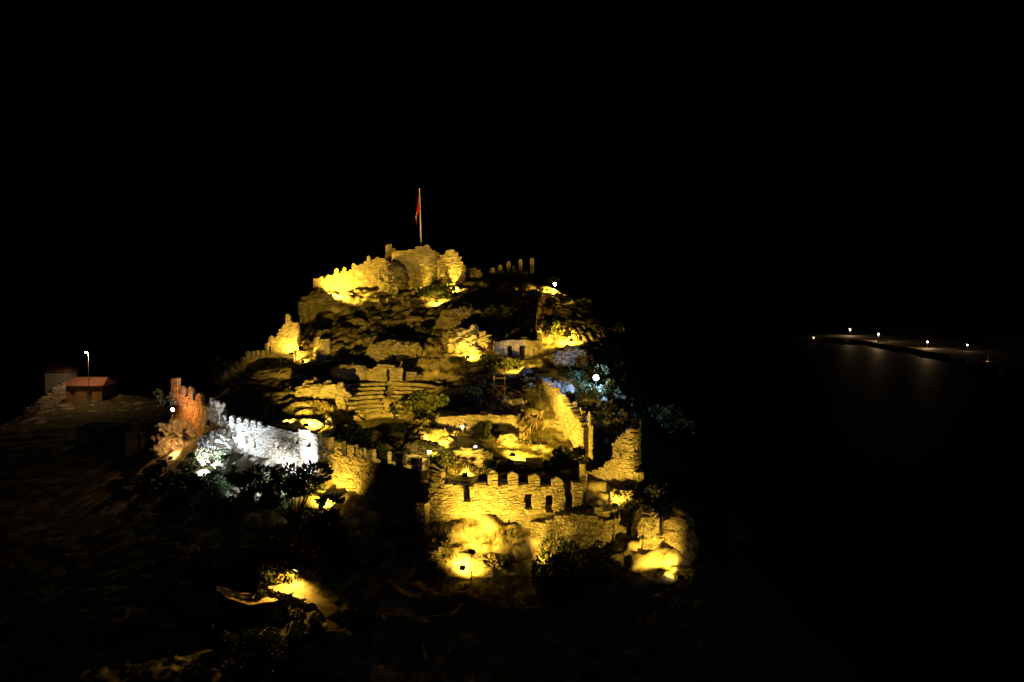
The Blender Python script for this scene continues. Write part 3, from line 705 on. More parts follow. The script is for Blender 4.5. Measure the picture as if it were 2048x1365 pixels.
def region(x, y):
    if y > 134: return 'on the high slope just below the keep'
    if y > 124: return 'on the slope below the upper left tower' if x < -24 else ('on the slope above the theatre seats' if x < -9 else 'around the pale cracked rock face')
    if y > 101: return 'on the slope left of the theatre seats' if x < TC.x - 4 else ('around the theatre seats' if x < TC.x + 7 else 'between the theatre and the path handrail')
    return 'on the ground behind the long side wall' if x < -6 else 'beside the tawny rock dome'
pr = random.Random(5)
for k in range(110):
    x, y = castle_zone(pr); s = pr.uniform(0.35, 1.1)
    o = bpy.data.objects.new('boulder', boulder_meshes[k % 5]); COL.objects.link(o)
    o.location = (x, y, ground(x, y) + 0.1*s); o.scale = (s*pr.uniform(0.8, 1.7), s, s*pr.uniform(0.6, 1)); o.rotation_euler = (pr.uniform(-.3, .3), pr.uniform(-.3, .3), pr.uniform(0, 6.3))
    sz = 'big' if s > 0.75 else 'small'; tag(o, f'{sz} loose limestone boulder {region(x, y)}', 'boulder', 'boulders on the castle slope')

# ------------------------------------------------------------------ vegetation
def foliage(n, r, leaf, seed, squash=0.8, spiky=False, lobes=7):
    pr = np.random.default_rng(seed); V = []; Fc = []
    cs = [pr.normal(size=3)*np.array([0.55, 0.55, 0.4]) for _ in range(lobes)]
    cr = [pr.uniform(0.28, 0.55) for _ in range(lobes)]
    for i in range(n):
        k = pr.integers(lobes); d = pr.normal(size=3); d /= np.linalg.norm(d)
        p = cs[k] + d*cr[k]*pr.uniform(0.55, 1.08)**0.7
        p = p*np.array([1, 1, squash])*r; p[2] += r*squash*0.75
        if p[2] < 0.02: p[2] = abs(p[2])
        ax = d + pr.normal(size=3)*(0.35 if spiky else 0.9) + np.array([0, 0, 0.35]); ax /= np.linalg.norm(ax)
        sd = np.cross(ax, pr.normal(size=3)); sd /= np.linalg.norm(sd)
        L = leaf*pr.uniform(0.6, 1.4); w = L*(0.2 if spiky else 0.38); b = len(V)
        nn = np.cross(ax, sd)
        V += [p, p+ax*L*0.5+sd*w+nn*L*0.06, p+ax*L, p+ax*L*0.5-sd*w+nn*L*0.06]; Fc.append((b, b+1, b+2, b+3))
    return V, Fc, [c*np.array([1, 1, squash])*r + np.array([0, 0, r*squash*0.75]) for c in cs]
def limbs(cs, base_r, seed):
    mb = MB(); pr = random.Random(seed); fork = Vector((pr.uniform(-.05, .05), pr.uniform(-.05, .05), cs[0][2]*0.25))
    mb.tube((0, 0, -0.25), fork, base_r, base_r*0.75, 7)
    for c in cs:
        c = Vector(c); mid = fork.lerp(c, 0.55) + Vector((pr.uniform(-.08, .08), pr.uniform(-.08, .08), 0.04))
        mb.tube(fork, mid, base_r*0.55, base_r*0.35, 5); mb.tube(mid, c, base_r*0.35, base_r*0.12, 5)
    return mb
def plant(name, label, cat, loc, r, n, leaf, seed, m, group=None, lift=0.0, **kw):
    root = thing(name, label, cat, (0, 0, 0), group)
    V, Fc, cs = foliage(n, r, leaf, seed, **kw)
    if lift: V = [v + np.array([0, 0, lift]) for v in V]; cs = [c + np.array([0, 0, lift]) for c in cs]
    mesh_obj('crown' if 'tree' in name else 'foliage', V, Fc, m, root)
    limbs(cs, 0.05*r + 0.02, seed).build('trunk' if 'tree' in name else 'stem', M['bark'], root)
    root.location = loc; return root
def at_px(px, Y): return G3(px, Y)
# trees and bushes that stand out
plant('olive_tree', 'spiky dark tree silhouetted against the white lit wall', 'tree', G3(588, 80.5), 3.7, 4600, 0.46, 201, M['leaf_dark'], spiky=True, lobes=13, squash=0.62, lift=3.4)
plant('olive_tree', 'dark tree with glinting leaves rising over the lit path by the awning', 'tree', G3(632, 74.5), 2.5, 3200, 0.32, 202, M['leaf_dark'], lobes=10, squash=1.25)
plant('olive_tree', 'loose olive tree glowing faintly from below left of the dark glinting tree', 'tree', G3(540, 76), 2.4, 2400, 0.3, 203, M['leaf'], lobes=9)
plant('fig_bush', 'small bright yellow lit bush at the bend of the lit path', 'bush', W(585, 1172, 73.5), 0.85, 500, 0.22, 204, M['leaf'])
plant('bush', 'round black bush in front of the tawny cliff left of the theatre', 'bush', G3(690, 91.8), 2.3, 3000, 0.3, 205, M['leaf_dark'], lobes=9)
plant('bush', 'green leafy bush with lamplight put into its leaf colour below the right end of the theatre seats', 'bush', G3(832, 101.5), 2.6, 2800, 0.34, 206, M['leaf_pale_lit'], lobes=9)
plant('bush', 'wide black bush in front of the cliff below the front wall', 'bush', G3(1130, 69.5), 2.6, 4200, 0.28, 207, M['leaf_dark'], lobes=12, squash=0.95)
plant('bush', 'olive bush half lit at the foot of the revetment beside the black bush', 'bush', G3(1185, 71.8), 1.5, 1700, 0.24, 208, M['leaf'])
plant('bush', 'sparse pale-leaved shrub growing on top of the rounded dim boulder cliff', 'bush', W(1316, 1002, 79), 1.35, 380, 0.3, 209, M['leaf'], lobes=6)
plant('bush', 'dark bush with bare twigs on the rocks below the ruined tower', 'bush', W(1262, 1022, 77.2), 1.0, 500, 0.22, 210, M['leaf_dry'])
plant('bush', 'dark bushy mound in the yard at the foot of the bright inner wall', 'bush', G3(1126, 86.6), 1.8, 2600, 0.28, 211, M['leaf_dark'], lobes=8)
plant('bush', 'black bush between the yard floodlights behind the front wall', 'bush', G3(985, 84), 1.1, 1100, 0.24, 212, M['leaf_dark'])
plant('bush', 'green feathery shrub on the dark slope right of the keep', 'bush', G3(1003, 133), 2.3, 1800, 0.34, 213, M['leaf'])
plant('bush', 'spreading shrub in front of the ruined house windows', 'bush', G3(1012, 117.5), 1.2, 600, 0.3, 214, M['leaf'], spiky=True)
plant('bush', 'broad dark bush ringed by light on the ledge just below the keep', 'bush', G3(866, 143.6), 2.6, 2600, 0.3, 240, M['leaf_dark'], squash=0.5, lobes=10)
plant('bush', 'yellow lit shrub beside the top right floodlight', 'bush', W(1106, 566, 151), 1.0, 500, 0.28, 215, M['leaf'])
plant('bush', 'blazing shrub with bright leaves at the right edge of the upper terrace', 'bush', W(1138, 674, 122.5), 1.6, 1300, 0.34, 216, M['leaf_dry'])
plant('bush', 'golden shrub against the rock bank beside the upper right wall', 'bush', W(1112, 668, 124.5), 1.4, 900, 0.32, 217, M['leaf'])
plant('bush', 'green grey bush on the right skyline above the blue floodlight', 'bush', G3(1155, 141), 1.9, 1000, 0.36, 218, M['leaf'])
plant('bush', 'faint speckled shrub at the far right edge of the slope', 'bush', G3(1195, 134), 1.9, 900, 0.36, 219, M['leaf'])
plant('bush', 'bluish lit thicket left of the big white floodlight', 'bush', G3(1150, 112), 1.8, 1500, 0.32, 220, M['leaf'], lobes=8)
plant('bush', 'grey thicket under the big white floodlight', 'bush', G3(1175, 107), 1.6, 1200, 0.32, 221, M['leaf'])
plant('bush', 'twiggy bush glaring white around the lower left floodlight', 'bush', W(425, 938, 100), 1.8, 900, 0.42, 222, M['leaf_dry'], spiky=True)
plant('bush', 'wiry bush between the white floodlight and the pale wall', 'bush', W(450, 925, 100.5), 1.3, 500, 0.4, 223, M['leaf'], spiky=True)
plant('bush', 'lime lit shrub beside the dim climbing wall', 'bush', W(436, 752, 121), 1.9, 420, 0.42, 224, M['leaf'], lobes=5)
plant('bush', 'little yellow shrub catching light under the lime lit shrub', 'bush', W(440, 776, 120), 0.8, 260, 0.3, 225, M['leaf_dry'])
plant('bush', 'faint yellowish bush beside the orange tower lamp', 'bush', W(332, 812, 113), 1.5, 700, 0.34, 226, M['leaf_dry'])
plant('bush', 'rusty bush on the terrace between tower and square pier', 'bush', G3(622, 131.2), 1.5, 900, 0.3, 227, M['leaf_dry'])
plant('bush', 'light green sapling on the slope right of the theatre', 'bush', G3(936, 108), 1.4, 600, 0.34, 228, M['leaf_pale_lit'])
plant('bush', 'dark shrub near the gatehouse wall with pale speckled leaves', 'bush', W(1222, 845, 93), 1.3, 420, 0.3, 229, M['leaf'])
plant('bush', 'grey bush behind the top of the ruined tower', 'bush', W(1240, 870, 88), 1.1, 800, 0.28, 230, M['leaf'])
plant('bush', 'large faint tree mound on the dark right flank', 'bush', G3(1320, 108), 3.2, 2200, 0.4, 231, M['leaf_dark'], lobes=9)
plant('bush', 'low dark bush on the inside edge of the left wall', 'bush', G3(770, 88), 1.5, 1000, 0.28, 232, M['leaf_dark'])
plant('bush', 'dry bush on the rock ledge under the front wall', 'bush', W(880, 1100, 73), 0.8, 450, 0.22, 233, M['leaf_dry'])
for k, (px, Y, r_) in enumerate([(405, 95, 1.5), (440, 92, 1.8), (470, 94.5, 1.4), (430, 88, 1.7), (490, 88, 1.9), (520, 91, 1.3), (380, 100, 1.4), (540, 86, 1.5)]):
    plant('bush', 'dark leafy bush on the bank below the white lit wall', 'bush', G3(px, Y, -0.1), r_, 1100, 0.3, 250+k, M['leaf_dark'], 'bushes below the white lit wall')
for k, (px, Y, r_) in enumerate([(1165, 113, 1.7), (1205, 112, 1.9), (1215, 106, 1.6), (1135, 109, 1.3), (1180, 103, 1.5), (1225, 115, 1.8), (1128, 114.5, 1.4)]):  # bushes added so their blue lit leaves stand in for the lamp's halo
    plant('bush', 'added blue lit bush standing in for the halo of the big white floodlight', 'bush', G3(px, Y, -0.1), r_, 1000, 0.32, 270+k, M['leaf'], 'bushes added round the big white floodlight')
for k, (px, Y, r_) in enumerate([(262, 108, 1.6), (290, 104, 1.5), (315, 100.5, 1.4), (345, 97, 1.5), (375, 94, 1.6), (300, 98, 1.8), (335, 92, 1.6), (250, 101, 1.7)]):  # bushes added to break up stray lamplight on the dark bank
    plant('bush', 'added dark bush hiding spilled light on the bank below the orange lit rock', 'bush', G3(px, Y, -0.1), r_, 1000, 0.3, 280+k, M['leaf_dark'], 'bushes added below the orange lit rock')
for k, (px, Y, r_) in enumerate([(440, 66.5, 1.2), (478, 66, 1.25), (515, 66, 1.2), (552, 66, 1.15), (588, 65.5, 1.1), (622, 65, 1.1), (560, 63, 1.3), (500, 63, 1.4)]):
    plant('bush', 'black hedge bush in front of the awning and the lit path', 'bush', G3(px, Y, -0.1), r_, 1200, 0.22, 290+k, M['leaf_dark'], 'hedge in front of the awning')
# repeated scrub on the slopes
scrub = []
for k in range(5):
    V, Fc, cs = foliage(700, 1.0, 0.26, 300+k, squash=0.7, lobes=6)
    m_ = M['leaf'] if k % 2 == 0 else M['leaf_dry']
    fo = bpy.data.meshes.new('foliage'); fo.from_pydata([tuple(v) for v in V], [], Fc); fo.materials.append(m_)
    mb = limbs(cs, 0.06, 300+k); st = bpy.data.meshes.new('stem'); st.from_pydata([tuple(v) for v in mb.V], [], mb.F); st.materials.append(M['bark'])
    scrub.append((fo, st))
def put_scrub(loc, s, k, label, group, rz):
    r = thing('scrub_bush', label, 'bush', loc, group); r.scale = (s, s, s*0.9); r.rotation_euler.z = rz
    for nm, md in zip(('foliage', 'stem'), scrub[k % 5]):
        o = bpy.data.objects.new(nm, md); COL.objects.link(o); o.parent = r
pr = random.Random(17)
for k in range(95):
    x, y = castle_zone(pr); s = pr.uniform(0.45, 1.25)
    kind_ = 'dry twiggy' if k % 5 in (1, 3) else 'olive green'; sz = 'large' if s > 0.9 else 'small'
    put_scrub((x, y, ground(x, y) - 0.1), s, k, f'{sz} {kind_} scrub bush {region(x, y)}', 'scrub on the castle slope', pr.uniform(0, 6.3))
for k in range(46):
    if k < 26: px, Y = pr.uniform(380, 840), pr.uniform(62, 79)
    else: px, Y = pr.uniform(1330, 1440), pr.uniform(80, 112)
    if 400 < px < 700 and Y < 72.5: Y += 6
    p = G3(px, Y, -0.1); s = pr.uniform(0.8, 1.9)
    kind_ = 'dry twiggy' if k % 5 in (1, 3) else 'dark green'; sz = 'large' if s > 1.35 else 'low'
    where = 'on the bank below the long side wall' if k < 26 else 'on the flank beyond the ruined tower'
    put_scrub(p, s, k, f'{sz} {kind_} scrub bush {where}', 'scrub outside the walls', pr.uniform(0, 6.3))
# dry grass
pr = random.Random(23); V = []; Fc = []
for k in range(5200):
    if k % 6 == 0: p = G3(pr.uniform(840, 1230), pr.uniform(66.5, 74)); x, y, z = p
    else: x, y = castle_zone(pr); z = ground(x, y)
    for j in range(4):
        a = pr.uniform(0, 6.3); h = pr.uniform(0.18, 0.5); b = len(V); ox, oy = x + pr.uniform(-.25, .25), y + pr.uniform(-.25, .25)
        c, s_ = math.cos(a), math.sin(a)
        V += [(ox-0.04*s_, oy+0.04*c, z-0.05), (ox+0.04*s_, oy-0.04*c, z-0.05), (ox+c*h*0.5, oy+s_*h*0.5, z+h)]; Fc.append((b, b+1, b+2))
gr = mesh_obj('dry_grass', V, Fc, M['grass']); gr['kind'] = 'stuff'
tag(gr, 'tufts of dry grass scattered over the castle slope', 'grass')

# ------------------------------------------------------------------ flagpole
fb = W(843, 498, 150.5); ft = W(839, 379, 150.5)
fp = thing('flagpole', 'tall white flagpole with a drooping red flag on the keep', 'flagpole', fb)
mb = MB(); mb.tube(fb - Vector((0, 0, 0.8)), ft, 0.15, 0.09, 10); mb.build('pole', M['white'], fp)
mb = MB(); mb.lathe(ft, [(0.0, -0.05), (0.13, 0.0), (0.15, 0.1), (0.09, 0.2), (0.0, 0.25)], 10); mb.build('finial', M['white'], fp)
mb = MB(); mb.lathe(fb - Vector((0, 0, 0.8)), [(0.5, -0.3), (0.5, 0.2), (0.2, 0.35), (0.15, 0.5)], 10); mb.build('base', M['pale_metal'], fp)
V = []; Fc = []; nu, nv = 10, 22                       # hoist at the pole, cloth hanging in folds
for j in range(nv):
    t = j/(nv-1)
    for i in range(nu):
        u = i/(nu-1); q = W(839.6 + 2.0*t, 391 + 30*t, 150.4)
        drop = 2.3*u*(0.9 + 0.35*t); side = -(0.12 + 0.8*math.sin(min(1, u*1.1)*math.pi*0.62)*(0.18 + 0.8*t))
        V.append((q.x + side, q.y + 0.22*math.sin(u*13 + t*3) - 0.1, q.z - drop*(0.25 + 0.75*t)))
for j in range(nv-1):
    for i in range(nu-1): Fc.append((j*nu+i, j*nu+i+1, (j+1)*nu+i+1, (j+1)*nu+i))
flag = mesh_obj('flag', V, Fc, M['red'], fp, smooth=True)
sm = flag.modifiers.new('thickness', 'SOLIDIFY'); sm.thickness = 0.02
mb = MB(); q = W(832, 436, 150.35); mb.tube(W(834, 424, 150.35), q, 0.07, 0.10, 8); mb.lathe(q, [(0.0, -0.22), (0.14, -0.1), (0.12, 0.05), (0.05, 0.1)], 8); mb.build('flag_tail', M['white'], fp)

# ------------------------------------------------------------------ timber works
def beam(a, b, t=0.12, name='rail', parent=None, m=None):
    a, b = Vector(a), Vector(b); d = b-a; q = d.to_track_quat('X', 'Z').to_matrix()
    mb = MB(); mb.box((a+b)/2, (d.length, t, t), q); return mb.build(name, m or M['wood'], parent)
vf = thing('braced_railing', 'wooden railing frame with crossed braces on the landing below the house', 'railing', W(999, 795, 107))
a0, a1, b0, b1 = W(988, 797, 107), W(988, 752, 107), W(1009, 797, 107), W(1010, 754, 107)
beam(a0, a1, 0.16, 'post', vf); beam(b0, b1, 0.16, 'post', vf)
beam(W(988, 795, 106.9), W(1009, 774, 106.9), 0.11, 'brace', vf); beam(W(1009, 795, 106.9), W(988, 774, 106.9), 0.11, 'brace', vf)
beam(W(986, 772, 106.95), W(1012, 773, 106.95), 0.13, 'rail', vf); beam(W(986, 757, 106.95), W(1012, 757, 106.95), 0.1, 'rail', vf)
hr = thing('path_handrail', 'long wooden handrail following the path down from the braced railing', 'railing', W(1050, 805, 108))
line = [(1012, 773, 111), (1026, 779, 110.5), (1040, 784, 110), (1046, 800, 107.5), (1053, 820, 104.5), (1060, 842, 101.5), (1066, 862, 99)]
for (a, b) in zip(line[:-1], line[1:]):
    beam(W(*a), W(*b), 0.13, 'rail', hr); beam(W(a[0], a[1]+8, a[2]), W(b[0], b[1]+8, b[2]), 0.08, 'rail', hr)
for a in line: beam(W(a[0], a[1]-1, a[2]), W(a[0], a[1]+20, a[2]), 0.13, 'post', hr)
stair = thing('wooden_stairs', 'wooden staircase with criss-cross rails between the rock dome and the bright inner wall', 'stairs', W(1045, 888, 96))
n = 9
for k in range(n):
    t = k/(n-1); c = W(1034 + 38*t, 888 - 46*t, 96 + 4.5*t); mb = MB(); mb.box(c, (1.5, 0.34, 0.09)); mb.build('tread', M['wood'], stair)
for dx in (-14, 14): beam(W(1034+dx, 890, 96), W(1072+dx*0.9, 843, 100.5), 0.18, 'stringer', stair)
for dx in (-14, 14):
    beam(W(1034+dx, 868, 96), W(1072+dx*0.9, 823, 100.5), 0.12, 'rail', stair)
    for k in range(4):
        t = k/3; beam(W(1034+dx+38*t, 890-46*t, 96+4.5*t), W(1034+dx+38*t, 866-45*t, 96+4.5*t), 0.11, 'post', stair)
        if k < 3: beam(W(1034+dx+38*t, 888-46*t, 96+4.5*t), W(1034+dx+38*(t+.33), 868-45*(t+.33), 96+4.5*(t+.33)), 0.09, 'brace', stair)
# bollard lamp, info boards, bench in the yard
def bollard(px, py, Y, label, h=2.6, power=0):
    b = W(px, py, Y); b.z = min(b.z, 1e9); r = thing('bollard_lamp', label, 'lamp', b - Vector((0, 0, h)))
    mb = MB(); mb.lathe(b - Vector((0, 0, h)), [(0.14, -0.4), (0.12, 0.1), (0.07, 0.15), (0.06, h-0.3)], 8); mb.build('post', M['pale_metal'], r)
    mb = MB(); mb.lathe(b - Vector((0, 0, 0.3)), [(0.08, 0), (0.2, 0.05), (0.2, 0.32), (0.08, 0.38)], 10); mb.build('lamp_head', M['lens_small'], r)
    if power:
        ld = bpy.data.lights.new('lamp', 'POINT'); ld.energy = power; ld.color = (1, 0.66, 0.1); ld.shadow_soft_size = 0.2
        lo = bpy.data.objects.new('lamp', ld); COL.objects.link(lo); lo.parent = r; lo.location = (0, 0, h + 0.35)
bollard(858, 903, 84, 'slim lamp post with glowing white head behind the left corner of the front wall', 2.8, 600)
bollard(1044, 813, 106, 'small glowing marker lamp beside the path handrail', 0.8, 160)
bollard(951, 893, 92, 'tiny glowing marker lamp above the banded yard wall', 0.7)
bollard(925, 852, 96.3, 'tiny white marker light on the tawny rock dome', 0.5)
bn = thing('stone_trough', 'dark oblong stone trough in the yard beside the floodlight', 'trough', W(1068, 926, 88.5))
mb = MB(); c = W(1068, 924, 88.5); mb.box(c, (1.9, 0.8, 0.7)); mb.build('basin', M['rock'], bn)
mb = MB(); mb.box(c + Vector((0, 0, 0.4)), (2.05, 0.95, 0.12)); mb.build('rim', M['masonry'], bn)

# ------------------------------------------------------------------ awning, lit path and steps at the lower left
aw = thing('canvas_awning', 'orange lit canvas awning stretched between poles at the lower left', 'awning', W(490, 1215, 70))
V = []; Fc = []; nu, nv = 24, 6
for j in range(nv):
    t = j/(nv-1)
    for i in range(nu):
        u = i/(nu-1); p = W(434 + 120*u, 1173 + 20*u + 24*t*math.sin((0.12+0.76*u)*math.pi), 71.8 - 1.9*t)
        V.append((p.x, p.y, p.z - 0.16*math.sin(u*math.pi) + 0.06*math.sin(u*16+t*2)))
for j in range(nv-1):
    for i in range(nu-1): Fc.append((j*nu+i, j*nu+i+1, (j+1)*nu+i+1, (j+1)*nu+i))
o = mesh_obj('canvas', V, Fc, M['canvas'], aw, smooth=True); o.modifiers.new('thickness', 'SOLIDIFY').thickness = 0.04
for (px, py, Y) in ((434, 1176, 71.8), (554, 1198, 71.8), (434, 1180, 69.9), (552, 1203, 69.9)):
    p = W(px, py, Y); mb = MB(); mb.tube((p.x, p.y, ground(p.x, p.y)-0.4), p + Vector((0, 0, 0.25)), 0.06, 0.05, 8); mb.build('pole', M['pale_metal'], aw)
path_pts = [(520, 1168, 73.2), (560, 1180, 72.6), (600, 1195, 71.2), (640, 1215, 69.5), (662, 1240, 67.6), (668, 1262, 66)]
V = []; Fc = []
for k, a in enumerate(path_pts):
    p = G3(a[0], a[2]); w = 0.75
    for s_ in (-1, 1):
        x, y = p.x + s_*w*0.75, p.y + s_*w*0.55; V.append((x, y, max(ground(x, y), p.z) + 0.06))
    if k: Fc.append((2*k-2, 2*k-1, 2*k+1, 2*k))
structure(mesh_obj('path', V, Fc, mat('packed_earth', (0.22, 0.17, 0.10), (0.36, 0.28, 0.18), 3, 0.95, 0.4, 12)))
build_wall('path_parapet', 'low stone parapet along the lit path beside the awning', 'wall',
    [(518, 1182, 1164, 72.6), (560, 1198, 1180, 71.6), (605, 1215, 1198, 70.2), (632, 1228, 1212, 69.2)], T=0.45, course=0.2, slen=0.45, rag=0.05, seed=50)

# ------------------------------------------------------------------ floodlights
def make_flood_meshes(w):
    hb = MB(); hb.box((0, 0, 0.09), (w, w*0.7, 0.16)); 
    for sx, sy, bx, by in ((1, 0, 0.03, w*0.78), (-1, 0, 0.03, w*0.78), (0, 1, w*1.08, 0.03), (0, -1, w*1.08, 0.03)): hb.box((sx*w*0.525, sy*w*0.375, -0.06), (bx, by, 0.2))
    for i in range(5): hb.box(((i-2)*w*0.18, 0, 0.21), (0.03, w*0.6, 0.08))
    lb = MB(); lb.box((0, 0, -0.0), (w*0.92, w*0.62, 0.03))
    yb = MB(); yb.box((-w*0.6, 0, 0.2), (0.03, 0.06, 0.5)); yb.box((w*0.6, 0, 0.2), (0.03, 0.06, 0.5)); yb.box((0, 0, 0.45), (w*1.2, 0.06, 0.03))
    out = []
    for nm, b, m_ in (('housing', hb, M['metal']), ('bracket', yb, M['metal']), ('lens', lb, None)):
        me = bpy.data.meshes.new(nm); me.from_pydata([tuple(v) for v in b.V], [], b.F)
        if m_: me.materials.append(m_)
        out.append(me)
    return out
def make_round_meshes(w):
    hb = MB(); hb.lathe((0, 0, 0), [(w*0.5, -0.12), (w*0.5, 0.0), (w*0.42, 0.16), (w*0.22, 0.28), (0.05, 0.3)], 20); hb.F = hb.F[:-2]
    lb = MB(); lb.lathe((0, 0, 0), [(w*0.47, -0.02), (w*0.42, -0.06), (w*0.25, -0.1), (0.02, -0.12)], 20)
    yb = MB(); yb.box((-w*0.56, 0, 0.2), (0.04, 0.06, 0.6)); yb.box((w*0.56, 0, 0.2), (0.04, 0.06, 0.6)); yb.box((0, 0, 0.5), (w*1.12, 0.06, 0.04))
    out = []
    for nm, b, m_ in (('housing', hb, M['metal']), ('bracket', yb, M['metal']), ('lens', lb, None)):
        me = bpy.data.meshes.new(nm); me.from_pydata([tuple(v) for v in b.V], [], b.F)
        if m_: me.materials.append(m_)
        out.append(me)
    return out
FM = {}
def flood(label, pos, target, power, color=WARM, cone=150, blend=0.6, w=0.45, lens='lens_warm', size=0.15, kind='SPOT', post=False, shape='box'):
    key = (w, lens, shape)
    if key not in FM:
        ms_ = make_round_meshes(w) if shape == 'round' else make_flood_meshes(w); ms_[2].materials.append(M[lens]); FM[key] = ms_
    pos, target = Vector(pos), Vector(target); r = thing('floodlight', label, 'floodlight', pos, 'castle floodlights')
    q = (target - pos).to_track_quat('-Z', 'Y')
    r.rotation_mode = 'QUATERNION'; r.rotation_quaternion = q
    hs_ = None
    for me in FM[key]:
        o = bpy.data.objects.new(me.name.split('.')[0], me); COL.objects.link(o); o.parent = hs_ if (hs_ and 'lens' in me.name) else r
        if 'housing' in me.name: hs_ = o
    if post:
        g = ground(pos.x, pos.y); mb = MB(); mb.tube((0, 0, g - pos.z - 0.3), (0, 0, -0.1), 0.05, 0.04, 8)
        inv = q.to_matrix().inverted(); back = Vector((0, 0, 0.25))
        o = mesh_obj('post', [inv @ v + back for v in mb.V], mb.F, M['metal']); o.parent = r
    ld = bpy.data.lights.new('lamp', kind); ld.energy = power; ld.color = color; ld.shadow_soft_size = size
    if kind == 'SPOT': ld.spot_size = math.radians(cone); ld.spot_blend = blend
    lo = bpy.data.objects.new('lamp', ld); COL.objects.link(lo); lo.parent = r; lo.location = (0, 0, -0.25 - (0.3 if kind == 'POINT' else 0))
    return r
def up(p, dz=0.4): return Vector((p.x, p.y, max(ground(p.x, p.y), p.z) + dz))
# front
flood('floodlight on a short post aimed up at the front wall', W(944, 1104, 69.4), W(1000, 965, 75), 3600, post=True, cone=138, blend=1.0)
flood('floodlight at the foot of the front cliff', up(W(925, 1140, 70.0), 0.2), W(955, 1085, 75), 700, cone=170)
flood('added floodlight at the cliff foot to brighten the revetment', W(1070, 1130, 70.2), W(1160, 1050, 76), 1100, cone=100, post=True)  # extra lamp added to lift the revetment; the wall lamp is its real source
flood('floodlight lying beside the triangular slab lighting the bright rock buttress', up(W(1362, 1160, 71.0), 0.2), W(1284, 1075, 76), 2400, cone=95, blend=1.0)
flood('floodlight aimed up at the ruined tower from the rocks below it', W(1230, 1012, 75.4), W(1243, 915, 81.5), 1300, cone=100, post=True)
# yard
flood('yard floodlight facing the bright inner wall', up(W(1025, 916, 88.5), 0.35), W(1120, 850, 99), 6500, cone=140, blend=0.9)
flood('floodlight low among the banded rock shelf facing the green bush and seats', up(W(872, 905, 90.5), 0.6), W(838, 845, 103), 3000, cone=130)
flood('yard floodlight behind the notch of the front wall', up(W(930, 958, 82.5), 0.3), W(925, 915, 87), 800)
flood('added floodlight on a tall post beside the stairs to brighten the inner wall and its parapet', W(1082, 772, 99), W(1140, 815, 101), 1300, cone=150, post=True)  # extra lamp added to reach the parapet merlons over the inner wall
# left
flood('floodlight inside the white lit wall throwing light far up the theatre slope', up(W(612, 860, 95), 0.6), W(755, 690, 129), 21000, cone=75, blend=0.7)
flood('floodlight inside the white lit wall shining on the rock shelf', up(W(575, 852, 98), 0.4), W(600, 800, 106), 1500, cone=150)
flood('white floodlight hidden behind the spiky tree aimed at the pale wall', G3(578, 85.2, 1.2), W(560, 875, 95), 12000, WHITE, cone=105, lens='lens_white')
flood('glaring white floodlight in the twiggy bush below the corner tower', W(394, 952, 98.2), W(480, 850, 101.5), 8000, (0.55, 0.72, 1.0), cone=110, lens='lens_white', w=0.55, shape='round')
flood('warm floodlight washing the long side wall from outside', G3(640, 83.2, 0.9), W(668, 935, 88), 1700, cone=150)
flood('bare glowing floodlight beside the orange lit tower', W(345, 820, 107.5), W(372, 825, 100), 260, (1.0, 0.5, 0.14), w=0.45, kind='POINT', post=True, shape='round')
flood('small floodlight at the foot of the layered orange rock', W(341, 916, 105.2), W(362, 880, 110), 500, (1.0, 0.45, 0.12), cone=110, w=0.5)
flood('floodlight behind the arcade wall lighting the upper left tower', W(583, 708, 130.8), W(575, 665, 133), 1000)
flood('floodlight on the terrace beside the square pier', up(W(606, 730, 127.6), 0.4), W(620, 706, 131), 600)
# upper
flood('floodlight at the corner of the summit left wall', W(662, 590, 144.2), W(725, 550, 150), 5200, cone=165)
flood('floodlight behind the broad dark bush aimed at the keep', G3(852, 146.0, 0.5), W(845, 540, 150), 4500, cone=165)
flood('floodlight on the ledge in front of the broad dark bush', up(W(874, 606, 140.6), 0.2), W(870, 604, 143), 900, cone=150)
flood('floodlight under the keep gable', G3(912, 145.0, 0.4), W(902, 530, 148.5), 2600, cone=150)
flood('floodlight at the foot of the pale cracked rock face', W(936, 714, 120.6), W(935, 680, 126), 1500, cone=165)
flood('top right floodlight glaring beside the yellow lit shrub', W(1110, 569, 149), W(1086, 620, 137), 2600, cone=150, w=0.6, shape='round', post=True)
flood('floodlight in the blazing shrub on the upper terrace', up(W(1142, 684, 121.5), 0.3), W(1080, 635, 134), 4000, cone=170)
flood('floodlight below the ruined house facing its windows', up(W(1032, 742, 114.5), 0.5), W(1030, 700, 121.3), 900, cone=140)
flood('big white floodlight on the right flank glaring towards the photographer', W(1192, 756, 109), W(1120, 740, 60), 1700, (0.22, 0.42, 1.0), kind='POINT', lens='lens_white', w=0.75, shape='round', post=True)  # deep blue light colour stands in for the halo round the white lens
# lower left
flood('floodlight on a post in the glinting tree above the lit path', W(592, 1138, 72.6), W(560, 1195, 71), 700, (1, 0.55, 0.06), cone=170, post=True)

